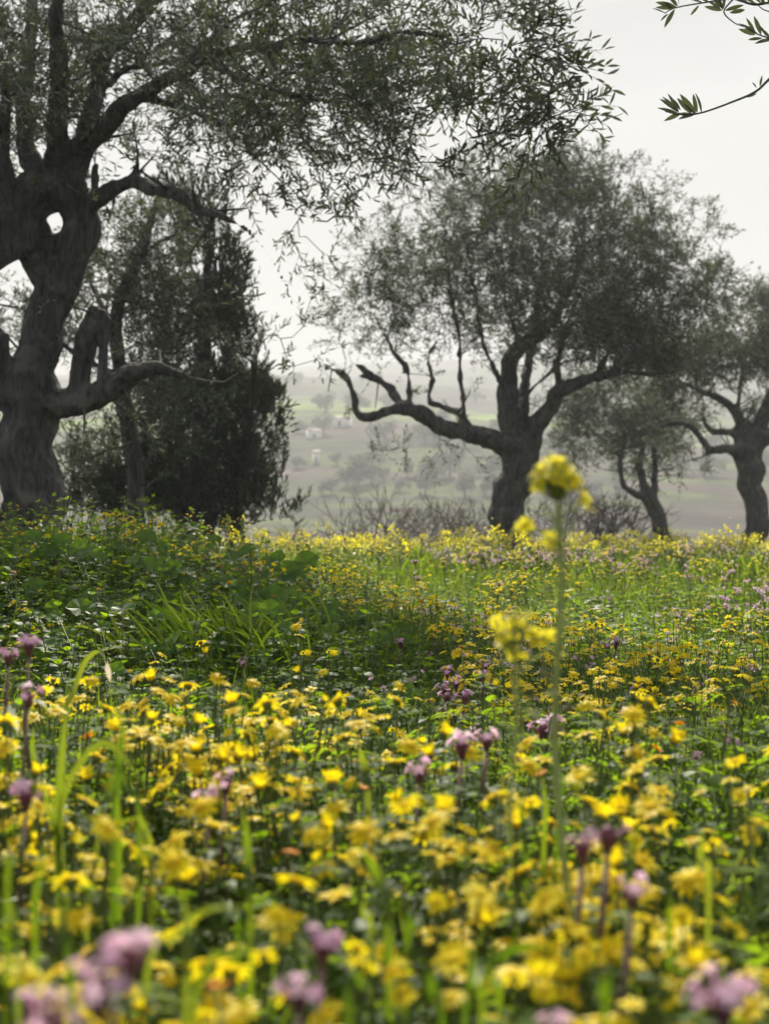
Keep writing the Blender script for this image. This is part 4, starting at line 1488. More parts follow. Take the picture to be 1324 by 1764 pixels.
# yellow daisies too many to count
mbd = MB()
x, y = place(950, 2.7, 7.5, .4, .2, xlo=.05)
pv = patch(x, y, 1.7, 2) + .5 * patch(x, y, .6, 6)
ok = (pv > .02) & (x > .12 * y - .25)
scatter(mbd, DS, x[ok], y[ok], .6, 1.0)
x, y = place(420, 3.0, 7.5, .4, .2, xhi=.5)
ok = patch(x, y, 1.2, 9) > .1
scatter(mbd, DS, x[ok], y[ok], .55, .85)
x, y = place(220, 4.4, 6.6, .4, .2, xhi=.2)
scatter(mbd, DS, x, y, .6, .95)
x, y = place(300, .8, 2.4, .35, .4)
ok = patch(x, y, 2.6, 3) > -.02
scatter(mbd, DS, x[ok], y[ok], .95, 1.3)
x, y = place(1500, 7, 22, .8, .3)
ok = patch(x, y, .45, 5) > .0
scatter(mbd, DSf, x[ok], y[ok], .7, 1.3)
tag(link('yellow_daisies', mbd.mesh('yellow_daisies', [M['yellow'], M['disc'], M['stem'], M['feather']])), 'carpet of small yellow daisies in the sunny part of the meadow', 'flowers', kind='stuff')


# --- countable daisies: every plant a thing with stem, foliage and flower heads
def as_mesh(b, name, mats):
    return b.mesh(name, mats)


HEADS = []
for k in range(6):
    pt, dc, cup = head_geo(300 + k, [13, 12, 14, 13, 11, 13][k], .026, False, [0, .1, -.15, .3, 0, 1.05][k])
    # one object for the disc with its cup, one for the ring of petals
    V_, fs, var = cup.arrays()
    dcb = MB()
    dcb.stamp(dc.arrays(), np.eye(3)[None], np.zeros((1, 3)), np.zeros(1))
    dcb.stamp((V_, [(f, m * 0 + 1) for f, m in fs], var), np.eye(3)[None], np.zeros((1, 3)), np.zeros(1))
    HEADS.append((dcb.mesh('flower_head', [M['disc'], M['stem']]), pt.mesh('petals', [M['yellow']])))
pet = MB()
leaves(pet, np.zeros((1, 3)), np.array([[0, 1., 0]]), np.array([[0, 0, 1.]]), .0095, .0042, 'ovate', 0, np.array([.2]), curl=.18, fold=.1)
PETAL = pet.mesh('petal', [M['yellow']])

PLANS = []
for k in range(12):
    nh = [5, 8, 8, 3, 6, 8, 5, 7, 2, 8, 7, 1][k]
    stem, br, heads, r = daisy_plan(400 + k, nh, .34, [.035, .045, .05, .03, .04, .055, .04, .05, .02, .045, .05, .008][k])
    fo = MB()
    for q_ in range(9):
        t = r.uniform(.08, .98)
        a = r.uniform(0, 6.28)
        p = catmull(stem, 20)[int(t * 19)]
        feather_leaf(fo, r, p, np.array((math.cos(a), math.sin(a), r.uniform(.1, .7))), np.array((0, 0, 1.)), r.uniform(.035, .06), 0)
    PLANS.append((daisy_stem_mb(stem, br).mesh('stem', [M['stem']]), fo.mesh('foliage', [M['feather']]), heads))


def add_daisy(x, y, h, plan, label, group, rz=None, hs=1.0, fine=False):
    st, fo, heads = PLANS[plan % len(PLANS)]
    rt = bpy.data.objects.new('daisy_plant', None)
    col.objects.link(rt)
    s = h / .34
    rt.location = (x, y, Gs(x, y))
    rt.rotation_euler = (rng.normal() * .05, rng.normal() * .05, rng.uniform(0, 6.28) if rz is None else rz)
    rt.scale = (s, s, s)
    if group:
        nh_ = len(heads)
        wp = where_px(x, y, Gs(x, y) + h)
        kd = 'sharp' if 'hollow' in group else 'meadow' if 'sunny' in group else 'bank' if 'bank' in group else 'blurred'
        kd += ' tall' if h > .34 else ' short' if h < .22 else ''
        label = ('lone ' + kd + ' yellow daisy ' if nh_ == 1 else kd + ' ' + NUMS[nh_] + '-headed yellow daisy ') + wp
    tag(rt, label, 'daisy', group)
    link('stem', st, rt)
    link('foliage', fo, rt)
    for top, nv, sc in heads:
        hm_, pm = HEADS[rng.integers(0, 6)]
        ho_ = link('flower_head', hm_, rt)
        B3 = basis_from(nv)
        m4 = Matrix([list(B3[0]) + [0], list(B3[1]) + [0], list(B3[2]) + [0], [0, 0, 0, 1]])
        m4 = m4 @ Matrix.Rotation(rng.uniform(0, 6.28), 4, 'Z') @ Matrix.Scale(sc * hs / s, 4)
        m4.translation = Vector(tuple(top))
        ho_.matrix_local = m4
        if fine:
            for k_ in range(13):
                a = 2 * math.pi * k_ / 13
                pz = bpy.data.objects.new('petal', PETAL)
                col.objects.link(pz)
                pz.parent = ho_
                el = rng.uniform(-.2, .2)
                mm_ = Matrix.Rotation(a, 4, 'Z') @ Matrix.Translation((0, .003, .0006)) @ Matrix.Rotation(el, 4, 'X')
                pz.matrix_local = mm_
        else:
            link('petals', pm, ho_)
    return rt


# flower clumps seen in the picture: (px, py, approximate width px)
CL = [(100, 1165, 50), (290, 1180, 90), (330, 1195, 70), (220, 1245, 90), (250, 1235, 90), (280, 1240, 60), (170, 1260, 50), (440, 1210, 90), (510, 1195, 60), (480, 1250, 100), (420, 1245, 60), (600, 1225, 40), (700, 1225, 50), (640, 1230, 40),
      (980, 1228, 45), (1050, 1215, 60), (1125, 1245, 50), (20, 1270, 60), (40, 1355, 90), (5, 1335, 60), (310, 1300, 70), (350, 1320, 60), (450, 1290, 60), (490, 1300, 80), (555, 1305, 90), (590, 1300, 50), (525, 1350, 30),
      (690, 1300, 40), (760, 1295, 50), (730, 1360, 70), (700, 1375, 50), (870, 1300, 60), (900, 1350, 50), (320, 1380, 60), (410, 1378, 65), (340, 1430, 60), (240, 1445, 60), (490, 1420, 90), (460, 1430, 50), (500, 1465, 40),
      (640, 1420, 80), (600, 1412, 60), (700, 1410, 60), (570, 1490, 25), (450, 1525, 18), (760, 1455, 40), (1180, 1403, 75), (1180, 1432, 40), (1100, 1455, 60), (1105, 1395, 40), (1060, 1410, 60), (1270, 1465, 50), (1150, 1490, 70),
      (1265, 1540, 110), (1310, 1470, 30), (1290, 1395, 30), (1160, 1330, 50), (1000, 1370, 50), (1020, 1400, 50), (550, 1550, 50), (600, 1580, 60), (240, 1570, 80), (800, 1550, 100), (860, 1560, 70), (920, 1530, 70), (960, 1515, 60),
      (935, 1555, 60), (985, 1510, 50), (480, 1620, 40), (490, 1660, 60), (530, 1672, 40), (640, 1690, 60), (690, 1670, 50), (720, 1690, 50), (740, 1662, 50), (780, 1620, 60), (800, 1672, 70), (900, 1690, 110), (960, 1700, 50), (620, 1702, 90),
      (570, 1722, 50), (1010, 1682, 40), (1130, 1690, 60), (1095, 1640, 30), (1310, 1620, 40), (1300, 1690, 40), (360, 1745, 130), (420, 1735, 80), (10, 1755, 60), (1070, 1560, 40), (1020, 1600, 40), (880, 1470, 40), (820, 1500, 40), (1240, 1350, 40),
      (950, 1290, 40), (1000, 1260, 40), (1090, 1300, 40), (60, 1450, 30), (140, 1480, 30), (380, 1260, 60), (560, 1260, 50), (200, 1330, 40), (150, 1210, 40), (30, 1215, 60), (1230, 1640, 50), (1180, 1600, 40), (700, 1590, 40), (1030, 1470, 40)]
LB = ('yellow daisy clump in the blurred flower bed nearest the viewer', 'yellow daisies of the near flower bed')
nd = 0
used = []
for k, (px, py, w) in enumerate(CL):
    h = .33 + .05 * (rng.random() - .5) + (.04 if py < 1280 else 0)
    Y = (CAMZ - h) / ((py - 820) / F)
    Y = min(max(Y, .62), 2.3)
    x = (px - 662) / F * Y
    real = w * Y / F                       # clump width in metres
    plan = 11 if real < .022 else 8 if real < .035 else 3 if real < .05 else [0, 4, 6][k % 3] if real < .07 else [1, 2, 7, 9, 5][k % 5]
    hh = CAMZ - (py - 820) / F * Y - Gs(x, Y)
    label, group = LB
    if (px, py) == (360, 1745):
        label, group = 'large yellow daisies cut by the lower edge, right of the lilac flower spike', None
    elif (px, py) == (1265, 1540):
        label, group = 'broad flat yellow daisy clump near the right edge above the pink flowers', None
    elif (px, py) == (1180, 1403):
        label, group = 'bright yellow daisy head pair standing clear towards the right edge', None
    add_daisy(x, Y, hh, plan, label, group, hs=1.25, fine=(k >= 60 and k < 86 and k % 2 == 0))
    nd += 1
# more of the same bed, between those
x, y = place(240, .75, 2.3, .1, .2)
ok = patch(x, y, 2.6, 3) > .06
x, y = x[ok][:95], y[ok][:95]
for a, b_ in zip(x, y):
    if abs(a) < .30 * b_ + .3:
        add_daisy(a, b_, rng.uniform(.22, .32), int(rng.integers(0, 12)), *LB)
# daisies in the sharp zone
SH_ = [(140, 1187), (195, 1190), (240, 1137), (225, 1162), (400, 1110), (530, 1122), (555, 1118), (665, 1202), (480, 1078), (495, 1072), (610, 1205), (375, 1192), (745, 1205), (900, 1170), (930, 1160), (955, 1150), (880, 1240), (1000, 1140)]
for k, (px, py) in enumerate(SH_):
    Y = rng.uniform(2.75, 3.1)
    x = (px - 662) / F * Y
    hh = CAMZ - (py - 820) / F * Y - Gs(x, Y)
    add_daisy(x, Y, max(hh, .1), [3, 3, 8, 11, 8, 3][k % 6], 'sharp yellow daisy in the green hollow behind the near flower bed', 'daisies in the green hollow', hs=1.05)
x, y = place(62, 2.7, 4.3, .0, .3, xlo=.12, k=.27)
for a, b_ in zip(x, y):
    add_daisy(a, b_, rng.uniform(.16, .25), int(rng.integers(0, 11)), 'yellow daisy in the sunny open meadow right of the tall mustard', 'daisies of the sunny meadow')
x, y = place(42, 4.2, 5.6, .0, .3, xhi=-.1, k=.27)
for a, b_ in zip(x, y):
    add_daisy(a, b_, rng.uniform(.18, .26), [11, 8, 3, 0][int(rng.integers(0, 4))], 'yellow daisy flowering along the top of the leafy bank', 'daisies on the leafy bank')

# --- orange marigolds
OH = []
for k in range(2):
    pt, dc, cup = head_geo(350 + k, 16, .019, False, [.35, .1][k])
    OH.append((dc.mesh('flower_head', [M['disc']]), pt.mesh('petals', [M['orange']])))
sb = MB()
sweep(sb, [(0, 0, 0), (.01, .005, .5), (0, 0, 1)], [.002, .0018, .0012], 5, 0)
OST = sb.mesh('stem', [M['stem']])
OR = [(375, 1700, .70, 'orange marigold beside the lilac flower spike at the lower edge'), (500, 1466, 1.15, 'orange marigold among grass blades below the middle daisies'),
      (625, 1357, 1.5, 'small orange marigold on a pale stalk among the daisies'), (152, 1266, 1.9, 'orange marigold behind the tall grass blades'), (395, 1003, 4.0, None), (415, 966, 4.6, None), (470, 1027, 3.9, None),
      (66, 915, 5.0, None), (378, 975, 4.4, None), (795, 1113, 3.0, 'orange marigold in the hollow left of the mustard stem'), (1170, 1247, 2.2, None), (725, 1035, 4.2, None), (1130, 1290, 1.9, None), (930, 1330, 1.6, None), (1265, 1210, 2.4, None), (25, 985, 4.2, None), (170, 1015, 3.9, None)]
for k, (px, py, Y, lab) in enumerate(OR):
    p = P(px, py, Y)
    g0 = Gs(p[0], Y)
    rt = bpy.data.objects.new('marigold', None)
    col.objects.link(rt)
    rt.location = (p[0], Y, g0)
    tag(rt, lab or 'tiny orange marigold ' + where_px(p[0], Y, p[2]), 'marigold', None if lab else 'orange marigolds in the meadow')
    hh = max(p[2] - g0, .06)
    s_ = link('stem', OST, rt)
    s_.scale = (1, 1, hh)
    h_ = link('flower_head', OH[k % 2][0], rt)
    h_.location = (0, 0, hh)
    h_.rotation_euler = (rng.uniform(-.3, .9), rng.normal() * .3, rng.uniform(0, 6))
    link('petals', OH[k % 2][1], h_)


# --- pink valerian: stalk with paired leaves and a head of tube flowers
def floret_mb(seed, Ls=.018):
    r = np.random.default_rng(seed)
    b = MB()
    bend = r.uniform(.1, .35)
    C = np.array([(0, 0, 0), (0, bend * .3 * Ls, Ls * .5), (0, bend * Ls, Ls)])
    sweep(b, catmull(C, 6), np.linspace(.0008, .0016, 6), 6, 0, cap=False, var=.2)
    for k in range(5):
        a = 2 * math.pi * k / 5 + .3
        d = np.array((math.cos(a), math.sin(a), .25 + r.normal() * .15))
        leaves(b, C[-1] + d * .0006, d, np.array((0, 0, 1.)), r.uniform(.0075, .0105), .0055, 'ovate', 0, np.array([.3 + .3 * r.random()]), curl=.3)
    return b


FL = {m_: [floret_mb(500 + k).mesh('floret', [M[m_]], True) for k in range(3)] for m_ in ('pink', 'purple')}
bb = MB()
sweep(bb, [(0, 0, -.012), (0, 0, -.004), (0, 0, .004), (0, 0, .010)], [.002, .0055, .0065, .004], 8, 0)
for k in range(8):
    a = k * .785
    leaves(bb, np.array((math.cos(a) * .003, math.sin(a) * .003, -.004)), np.array((math.cos(a) * .8, math.sin(a) * .8, .7)), np.array((0, 0, 1.)), .014, .005, 'hex', 0, curl=-.1)
BRACT = bb.mesh('bract', [M['bract']])
sb = MB()
sweep(sb, [(0, 0, 0), (.012, .004, .4), (-.006, 0, .8), (0, 0, 1)], [.003, .0028, .0025, .002], 6, 0)
VST = sb.mesh('stem', [M['stem_red']])
lb_ = MB()
leaves(lb_, np.zeros((1, 3)), np.array([[0, 1., .25]]), np.array([[0, -.2, 1.]]), .055, .02, 'ovate', 0, curl=.35)
VLEAF = lb_.mesh('leaf', [M['weed']], True)


def valerian(px, py, Y, nfl, size, matk, label, group=None, elong=0.0, lean=(0, 0), thing='valerian'):
    p = P(px, py, Y)
    g0 = Gs(p[0], Y)
    rt = bpy.data.objects.new(thing, None)
    col.objects.link(rt)
    rt.location = (p[0], Y, g0)
    hh = max(p[2] - g0, .08)
    tag(rt, label, 'valerian', group)
    st = link('stem', VST, rt)
    st.scale = (1, 1, hh - .01)
    for t in (.35, .62, .85):
        for s in (0, math.pi):
            lf = link('leaf', VLEAF, rt, (0, 0, hh * t))
            lf.rotation_euler = (0, 0, s + t * 5 + px)
            lf.scale = (1.15 - t * .6,) * 3
    nb = max(1, int(round(elong / .018)))
    dirv = nrm(np.array((lean[0], 0, lean[1]))) if elong else np.zeros(3)
    for b_ in range(nb):
        c = np.array((0, 0, hh)) + dirv * (b_ - (nb - 1) / 2) * .018
        br_ = link('bract', BRACT, rt, tuple(c))
        br_.scale = (size,) * 3
        for k in range(max(2, int(nfl * .5) // nb)):
            f = link('floret', FL[matk][int(rng.integers(0, 3))], br_)
            a = k * 2.4 + b_
            el = rng.uniform(.35, 1.4)
            d = np.array((math.cos(a) * math.cos(el), math.sin(a) * math.cos(el) - .1, math.sin(el)))
            B3 = basis_from(d)
            m4 = Matrix([list(B3[0]) + [0], list(B3[1]) + [0], list(B3[2]) + [0], [0, 0, 0, 1]])
            m4.translation = Vector(tuple(d * .004))
            f.matrix_local = m4 @ Matrix.Scale(rng.uniform(.62, .9), 4)
    return rt


valerian(195, 1690, .60, 26, .92, 'pink', 'large lilac pink flower spike blurred in the lower corner', None, .038, (.75, .75))
valerian(75, 1775, .58, 8, .9, 'pink', 'lilac pink floret head at the very corner, lowest on the left')
valerian(1245, 1735, .66, 18, .9, 'pink', 'pink valerian head in the lower corner under the broad daisy clump', None, .02, (.6, .8))
valerian(515, 1722, .72, 12, .75, 'pink', 'pink valerian between yellow daisies at the lower middle')
valerian(555, 1640, .82, 13, .8, 'purple', 'purple valerian with dark bracts right of centre-left grass, above the pink one')
valerian(960, 1790, .70, 9, .8, 'pink', 'pink valerian cut by the lower edge right of the middle')
valerian(795, 1290, 1.55, 14, 1.0, 'pink', 'pale pink valerian head above the middle daisies')
valerian(838, 1280, 1.6, 9, .9, 'pink', 'rosy valerian bud beside the pale pink head')
valerian(722, 1335, 1.45, 10, .9, 'pink', 'pale pink valerian half hidden behind daisies')
valerian(1003, 1468, 1.0, 9, .8, 'pink', 'small pink valerian with a dark bud at its right')
valerian(1046, 1445, 1.0, 4, .9, 'purple', 'dark purple valerian bud on a thin stalk')
valerian(1087, 1545, .9, 9, .8, 'pink', 'pink valerian alone above the right daisies')
valerian(50, 1118, 1.7, 14, .9, 'purple', 'tall purple valerian before the dark bank at the left edge')
valerian(15, 1136, 1.7, 9, .8, 'purple', 'purple valerian leaning at the very left edge')
valerian(45, 1378, 1.2, 10, .9, 'purple', 'dull purple valerian below the left edge daisies')
valerian(48, 1205, 1.6, 9, .9, 'purple', 'purple valerian under the tall one at left')
valerian(390, 1352, 1.4, 7, .8, 'pink', 'small pink valerian above the left middle daisy clump')
valerian(360, 1385, 1.3, 8, .8, 'pink', 'pale valerian between two left daisy clumps')
valerian(945, 1262, 2.1, 22, 1.3, 'purple', 'broad lilac valerian head at the foot of the mustard stem', None, .03, (1, .1))
valerian(1085, 1240, 2.1, 10, 1.0, 'purple', 'lilac valerian right of the mustard stem')
valerian(65, 1745, .75, 5, .8, 'pink', 'tiny pink valerian at the lower left edge')
PV = [(770, 1160), (785, 1180), (765, 1190), (835, 1150), (830, 1170), (770, 1205), (1250, 1285), (1195, 1315), (1210, 1225), (1060, 1110), (905, 1130), (420, 1145), (720, 1000), (860, 1010), (815, 1270), (1045, 1115), (715, 970), (905, 980), (910, 1110), (1265, 1290), (800, 1205), (690, 1110)]
for k, (px, py) in enumerate(PV):
    slope = (py - 820) / F
    Y = min((CAMZ - .2) / slope, 6.5)
    valerian(px, py, Y, 8, 1.05, 'purple', 'small lilac valerian ' + where_px((px - 662) / F * Y, Y, CAMZ - (py - 820) / F * Y), 'lilac valerians of the hollow')

# pale pink carpet far right
mbp = MB()
pr = MB()
for k in range(5):
    c = np.array((rng.normal() * .03, rng.normal() * .03, .2 + rng.normal() * .02))
    frusta(pr, [(c[0] * .3, c[1] * .3, 0)], [c], np.array([.002]), np.array([.0015]), 3, 1)
    for q_ in range(9):
        leaves(pr, c, nrm(rng.normal(size=3) + (0, 0, .6)), rng.normal(size=3), .012, .007, 'dia', 0)
prp = pr.arrays()
x, y = place(300, 5.2, 10, .2, .3, xlo=.3)
ok = patch(x, y, .7, 14) > -.05
scatter(mbp, [prp], x[ok], y[ok], .8, 1.2)
x, y = place(60, 3, 6, .2, .3, xlo=.0)
scatter(mbp, [prp], x, y, .6, .9)
M['palepink'] = plant_mat('pale_pink_petal', [(.66, .46, .58), (.74, .56, .66)], .45, None, .6, .2)
tag(link('pink_flowers', mbp.mesh('pink_flowers', [M['palepink'], M['stem']])), 'pale pink flowers scattered far out in the open meadow', 'flowers', kind='stuff')


# --- mustard
def four_petals(b, c, nv, D, mat, r):
    B3 = basis_from(nv)
    for k in range(4):
        a = k * math.pi / 2 + r.normal() * .1
        d = B3 @ np.array((math.cos(a), math.sin(a), .25 + r.normal() * .15))
        leaves(b, c, d, nv, D * .5, D * .42, 'ovate', mat, np.array([r.random()]), curl=.15)


def mustard_near(px_top, py_top, px_base, Y, label, main, sides, lower, rs=.0040):
    r = np.random.default_rng(int(px_top))
    top = P(px_top, py_top, Y)
    bx = (px_base - 662) / F * Y
    g0 = Gs(bx, Y)
    org = np.array((bx, Y, g0))
    rt = bpy.data.objects.new('mustard_plant', None)
    col.objects.link(rt)
    rt.location = tuple(org)
    tag(rt, label, 'mustard')
    T_ = top - org
    C = catmull(np.array([(0, 0, 0), T_ * .3 + (.010, 0, 0), T_ * .65 + (-.004, .006, 0), T_ * .88 + (.004, 0, 0), T_]), 20)
    b = MB()
    sweep(b, C, np.linspace(rs, rs * .45, 20), 8, 0)
    link('stem', b.mesh('stem', [M['stem_pale']], True), rt)

    for k in range(11):
        t = .55 + .036 * k
        p_ = np.array([np.interp(t, np.linspace(0, 1, 20), C[:, q]) for q in range(3)])
        a = k * 2.4
        e_ = p_ + np.array((math.cos(a) * .012, math.sin(a) * .012, .016))
        b = MB()
        sweep(b, catmull(np.array([p_, (p_ + e_) / 2 + (math.cos(a) * .004, math.sin(a) * .004, -.002), e_]), 6), [.0006, .0009, .0013, .0013, .0010, .0004], 5, 0)
        link('seed_pod', b.mesh('seed_pod', [M['stem_pale']], True), rt)

    def flower(c, nv, D):
        b = MB()
        four_petals(b, np.zeros(3), nv, D, 0, r)
        f = link('flower', b.mesh('flower', [M['mustard']]), rt, tuple(c))
        b2 = MB()
        sweep(b2, [(0, 0, 0), tuple(nrm(nv) * .003), tuple(nrm(nv) * .006)], [.0012, .0010, .0014], 5, 0)
        link('stamens', b2.mesh('stamens', [M['stem_pale']]), f)

    def stalk(a, c):
        b = MB()
        a, c = np.asarray(a, float), np.asarray(c, float)
        sweep(b, catmull(np.array([a, a * .45 + c * .55 + (0, 0, -.003), c]), 6), np.linspace(.0012, .0009, 6), 5, 0)
        link('flower_stalk', b.mesh('flower_stalk', [M['stem_pale']]), rt)
    for k in range(main):
        a = k * 2.4
        rr = .018 * math.sqrt((k + .4) / main)
        c = T_ + np.array((math.cos(a) * rr, math.sin(a) * rr, (.013 - rr * rr * 52) + r.normal() * .003))
        stalk(C[-2], c)
        flower(c, nrm(np.array((math.cos(a) * rr * 50, math.sin(a) * rr * 50, .7)) + r.normal(size=3) * .25), .017)
    for (sx, sy, fx, fy, n_) in sides:
        a = P(fx, fy, Y) - org
        c0 = P(sx, sy, Y) - org
        stalk(a, c0)
        for k in range(n_):
            flower(c0 + r.normal(size=3) * .0035, nrm(r.normal(size=3) + (0, 0, .5)), .0155)
    for (lx, ly, tx, ty, w) in lower:
        a, c = P(lx, ly, Y) - org, P(tx, ty, Y) - org
        b = MB()
        leaves(b, np.zeros((1, 3)), (c - a)[None], np.array([[0.2, -.5, 1.]]), np.linalg.norm(c - a), w, 'ovate', 0, curl=.1)
        link('leaf', b.mesh('leaf', [M['stem_pale']], True), rt, tuple(a))
    return rt


mustard_near(955, 828, 990, 1.1, 'tall mustard stem with a blurred round yellow head before the olive', 38,
             [(993, 832, 962, 862, 3), (1008, 860, 962, 885, 3), (905, 910, 960, 908, 4), (948, 938, 962, 955, 3)],
             [(966, 1195, 930, 1194, .010), (966, 900, 975, 893, .006), (958, 890, 945, 882, .006)])
mustard_near(880, 1088, 905, 1.15, 'lower blurred mustard flowers left of the tall mustard stem', 9,
             [(868, 1105, 885, 1120, 4), (900, 1080, 888, 1110, 3), (925, 1100, 900, 1125, 3), (950, 1112, 905, 1140, 2), (885, 1125, 893, 1150, 2)], [(930, 1240, 905, 1220, .012)], .0026)


def far_mustard(seed, h):
    r = np.random.default_rng(seed)
    b = MB()
    for q_ in range(4):
        a = r.uniform(0, 6.28)
        top = np.array((math.cos(a) * .12 * r.random(), math.sin(a) * .12 * r.random(), h * r.uniform(.75, 1.05)))
        frusta(b, [np.zeros(3)], [top], np.array([.003]), np.array([.002]), 3, 1)
        for k in range(10):
            c = top + r.normal(size=3) * np.array((.018, .018, .022))
            leaves(b, c, r.normal(size=3), r.normal(size=3), .02, .014, 'dia', 0, np.array([r.random()]))
        for k in range(4):
            t = r.uniform(.1, .8)
            leaves(b, top * t, nrm(r.normal(size=3) + (0, 0, .3)), (0, 0, 1.), .06, .02, 'hex', 1, np.array([r.random()]))
    return b


FM = [far_mustard(600 + k, .24 + .045 * k) for k in range(4)]
FMm = [b.mesh('mustard_plant', [M['mustard'], M['stem_pale']]) for b in FM]
x, y = place(170, 8.5, 19, .3, .2, k=.285)
n_mid = 0
for k, (a, b_) in enumerate(zip(x, y)):
    o = link('mustard_plant', FMm[k % 4], None, (a, b_, Gs(a, b_)))
    o.rotation_euler = (0, 0, k * 1.7)
    o.scale = (rng.uniform(.8, 1.15),) * 3
    tag(o, ['short', 'low', 'middling', 'tall'][k % 4] + ' wild mustard in the far band ' + where_px(a, b_, Gs(a, b_) + .3, LMFAR), 'mustard', 'wild mustard at the meadow edge')
mbm = MB()
x, y = place(480, 9.5, 25, 1.0, .4)
scatter(mbm, [b.arrays() for b in FM], x, y, .6, 1.0)
tag(link('mustard_band', mbm.mesh('mustard_band', [M['mustard'], M['stem_pale']])), 'pale yellow band of mustard beyond the daisies', 'flowers', kind='stuff')


# --- grass tufts with blades one can pick apart
def blade_mesh(pts, w, mat='grass'):
    pts = np.asarray(pts, float)
    n_ = 12
    C = catmull(pts, n_)
    t = np.linspace(0, 1, n_)
    ww = w * np.minimum(1, .55 + 1.4 * t) * np.clip((1 - t) * 3.2, .03, 1)
    tan = nrm(np.gradient(C, axis=0))
    side = nrm(np.cross(tan.mean(0), (0.25, 1, .15)))
    b = MB()
    ribbon(b, C, ww, side, 0, .3, .3)
    return b.mesh('blade', [M[mat]], True)


def tuft_px(label, Y, blades, group=None):
    bx = np.mean([bl[0][0][0] for bl in blades])
    x0 = (bx - 662) / F * Y
    org = np.array((x0, Y, Gs(x0, Y)))
    rt = bpy.data.objects.new('grass_tuft', None)
    col.objects.link(rt)
    rt.location = tuple(org)
    tag(rt, label, 'grass tuft', group)
    for k, bl in enumerate(blades):
        pts, wpx = bl[0], bl[1]
        Q = [P(a, b_, Y + .03 * math.sin(k * 2 + q_)) - org for q_, (a, b_) in enumerate(pts)]
        foot = np.array((Q[0][0] * .6, Q[0][1] * .6, 0.0))
        Q = [foot] + Q if Q[0][2] > .03 else Q
        link('blade', blade_mesh(Q, wpx * .72 * Y / F, 'straw' if (k * 7 + int(bl[0][0][0])) % 11 == 0 and len(bl) < 3 else 'blade'), rt)
        if len(bl) > 2:   # dry white tip
            tp = P(*bl[2], Y) - org
            b = MB()
            leaves(b, np.zeros((1, 3)), np.array([[.15, 0, -1.]]), np.array([[0, -1., 0]]), 36 * Y / F, 11 * Y / F, 'hex', 0)
            link('seed_head', b.mesh('seed_head', [M['straw']]), rt, tuple(tp))
    return rt


tuft_px('broad-bladed grass tuft with one blade folded over, left foreground', 1.2, [
    ([(195, 1560), (198, 1400), (206, 1290), (215, 1235)], 20), ([(100, 1490), (118, 1350), (165, 1284), (205, 1292), (255, 1360), (302, 1455)], 17),
    ([(205, 1470), (192, 1360), (185, 1290)], 15), ([(240, 1440), (218, 1355), (196, 1305)], 17), ([(100, 1510), (104, 1330), (112, 1238)], 22),
    ([(260, 1470), (190, 1425), (138, 1402)], 13), ([(150, 1600), (165, 1480), (172, 1380)], 14), ([(120, 1560), (85, 1400), (70, 1340)], 14), ([(260, 1560), (250, 1470), (256, 1400)], 12)])
tuft_px('single arching grass blade with a white drooping tip, left', 1.9, [([(110, 1260), (128, 1190), (146, 1140), (170, 1122), (183, 1140)], 13, (184, 1140))])
tuft_px('grass tuft with a pale dry stalk at the left edge', 1.5, [([(20, 1340), (28, 1280), (24, 1232)], 9, (25, 1228)), ([(60, 1360), (55, 1290), (60, 1250)], 12)])
tuft_px('upright wide grass blade below the left middle daisies', 1.0, [([(430, 1600), (427, 1500), (424, 1440), (419, 1395)], 22), ([(470, 1620), (455, 1560), (400, 1535)], 13), ([(410, 1640), (420, 1590), (440, 1560)], 12)])
tuft_px('wide curved grass blade beside the middle daisies', .95, [([(668, 1600), (656, 1530), (640, 1490), (616, 1458)], 26), ([(640, 1640), (625, 1580), (628, 1540)], 14), ([(700, 1640), (715, 1600), (725, 1570)], 14)])
tuft_px('short broad blade rising behind the central daisy clump', 1.55, [([(632, 1390), (630, 1330), (622, 1305), (610, 1280)], 20), ([(590, 1390), (585, 1350), (578, 1330)], 12)])
tuft_px('arched bright blade above the lower daisies right of the middle', .85, [([(800, 1720), (845, 1660), (890, 1634), (940, 1634), (990, 1662)], 20), ([(860, 1760), (850, 1700), (835, 1650)], 16)])
tuft_px('pair of leaning blades in the lower left green', .8, [([(320, 1700), (325, 1600), (310, 1530)], 20), ([(250, 1720), (300, 1620), (350, 1570), (430, 1560)], 16), ([(330, 1760), (420, 1640), (460, 1600), (520, 1590)], 16), ([(120, 1700), (110, 1600), (108, 1520)], 18)])
tuft_px('blades fanning up at the lower left edge', .85, [([(30, 1700), (25, 1600), (5, 1500)], 18), ([(60, 1650), (62, 1540), (80, 1440)], 16), ([(10, 1600), (30, 1480), (40, 1430)], 14)])
tuft_px('slim upright blades left of the mustard stem foot', 1.2, [([(905, 1500), (900, 1420), (893, 1370)], 14), ([(935, 1500), (940, 1400), (932, 1330)], 12), ([(960, 1420), (1000, 1350), (1060, 1300)], 8)])
tuft_px('thin blades amid the right foreground daisies', 1.0, [([(1080, 1560), (1083, 1480), (1100, 1420)], 14), ([(1220, 1560), (1205, 1480), (1210, 1430)], 14), ([(1150, 1640), (1155, 1560), (1140, 1500)], 12)])
tuft_px('green blades under the lower middle daisies', .72, [([(760, 1764), (740, 1720), (735, 1660)], 18), ([(830, 1764), (815, 1700), (812, 1620)], 16), ([(1040, 1764), (1030, 1720), (1012, 1650)], 16), ([(600, 1764), (630, 1700), (640, 1620)], 18)])


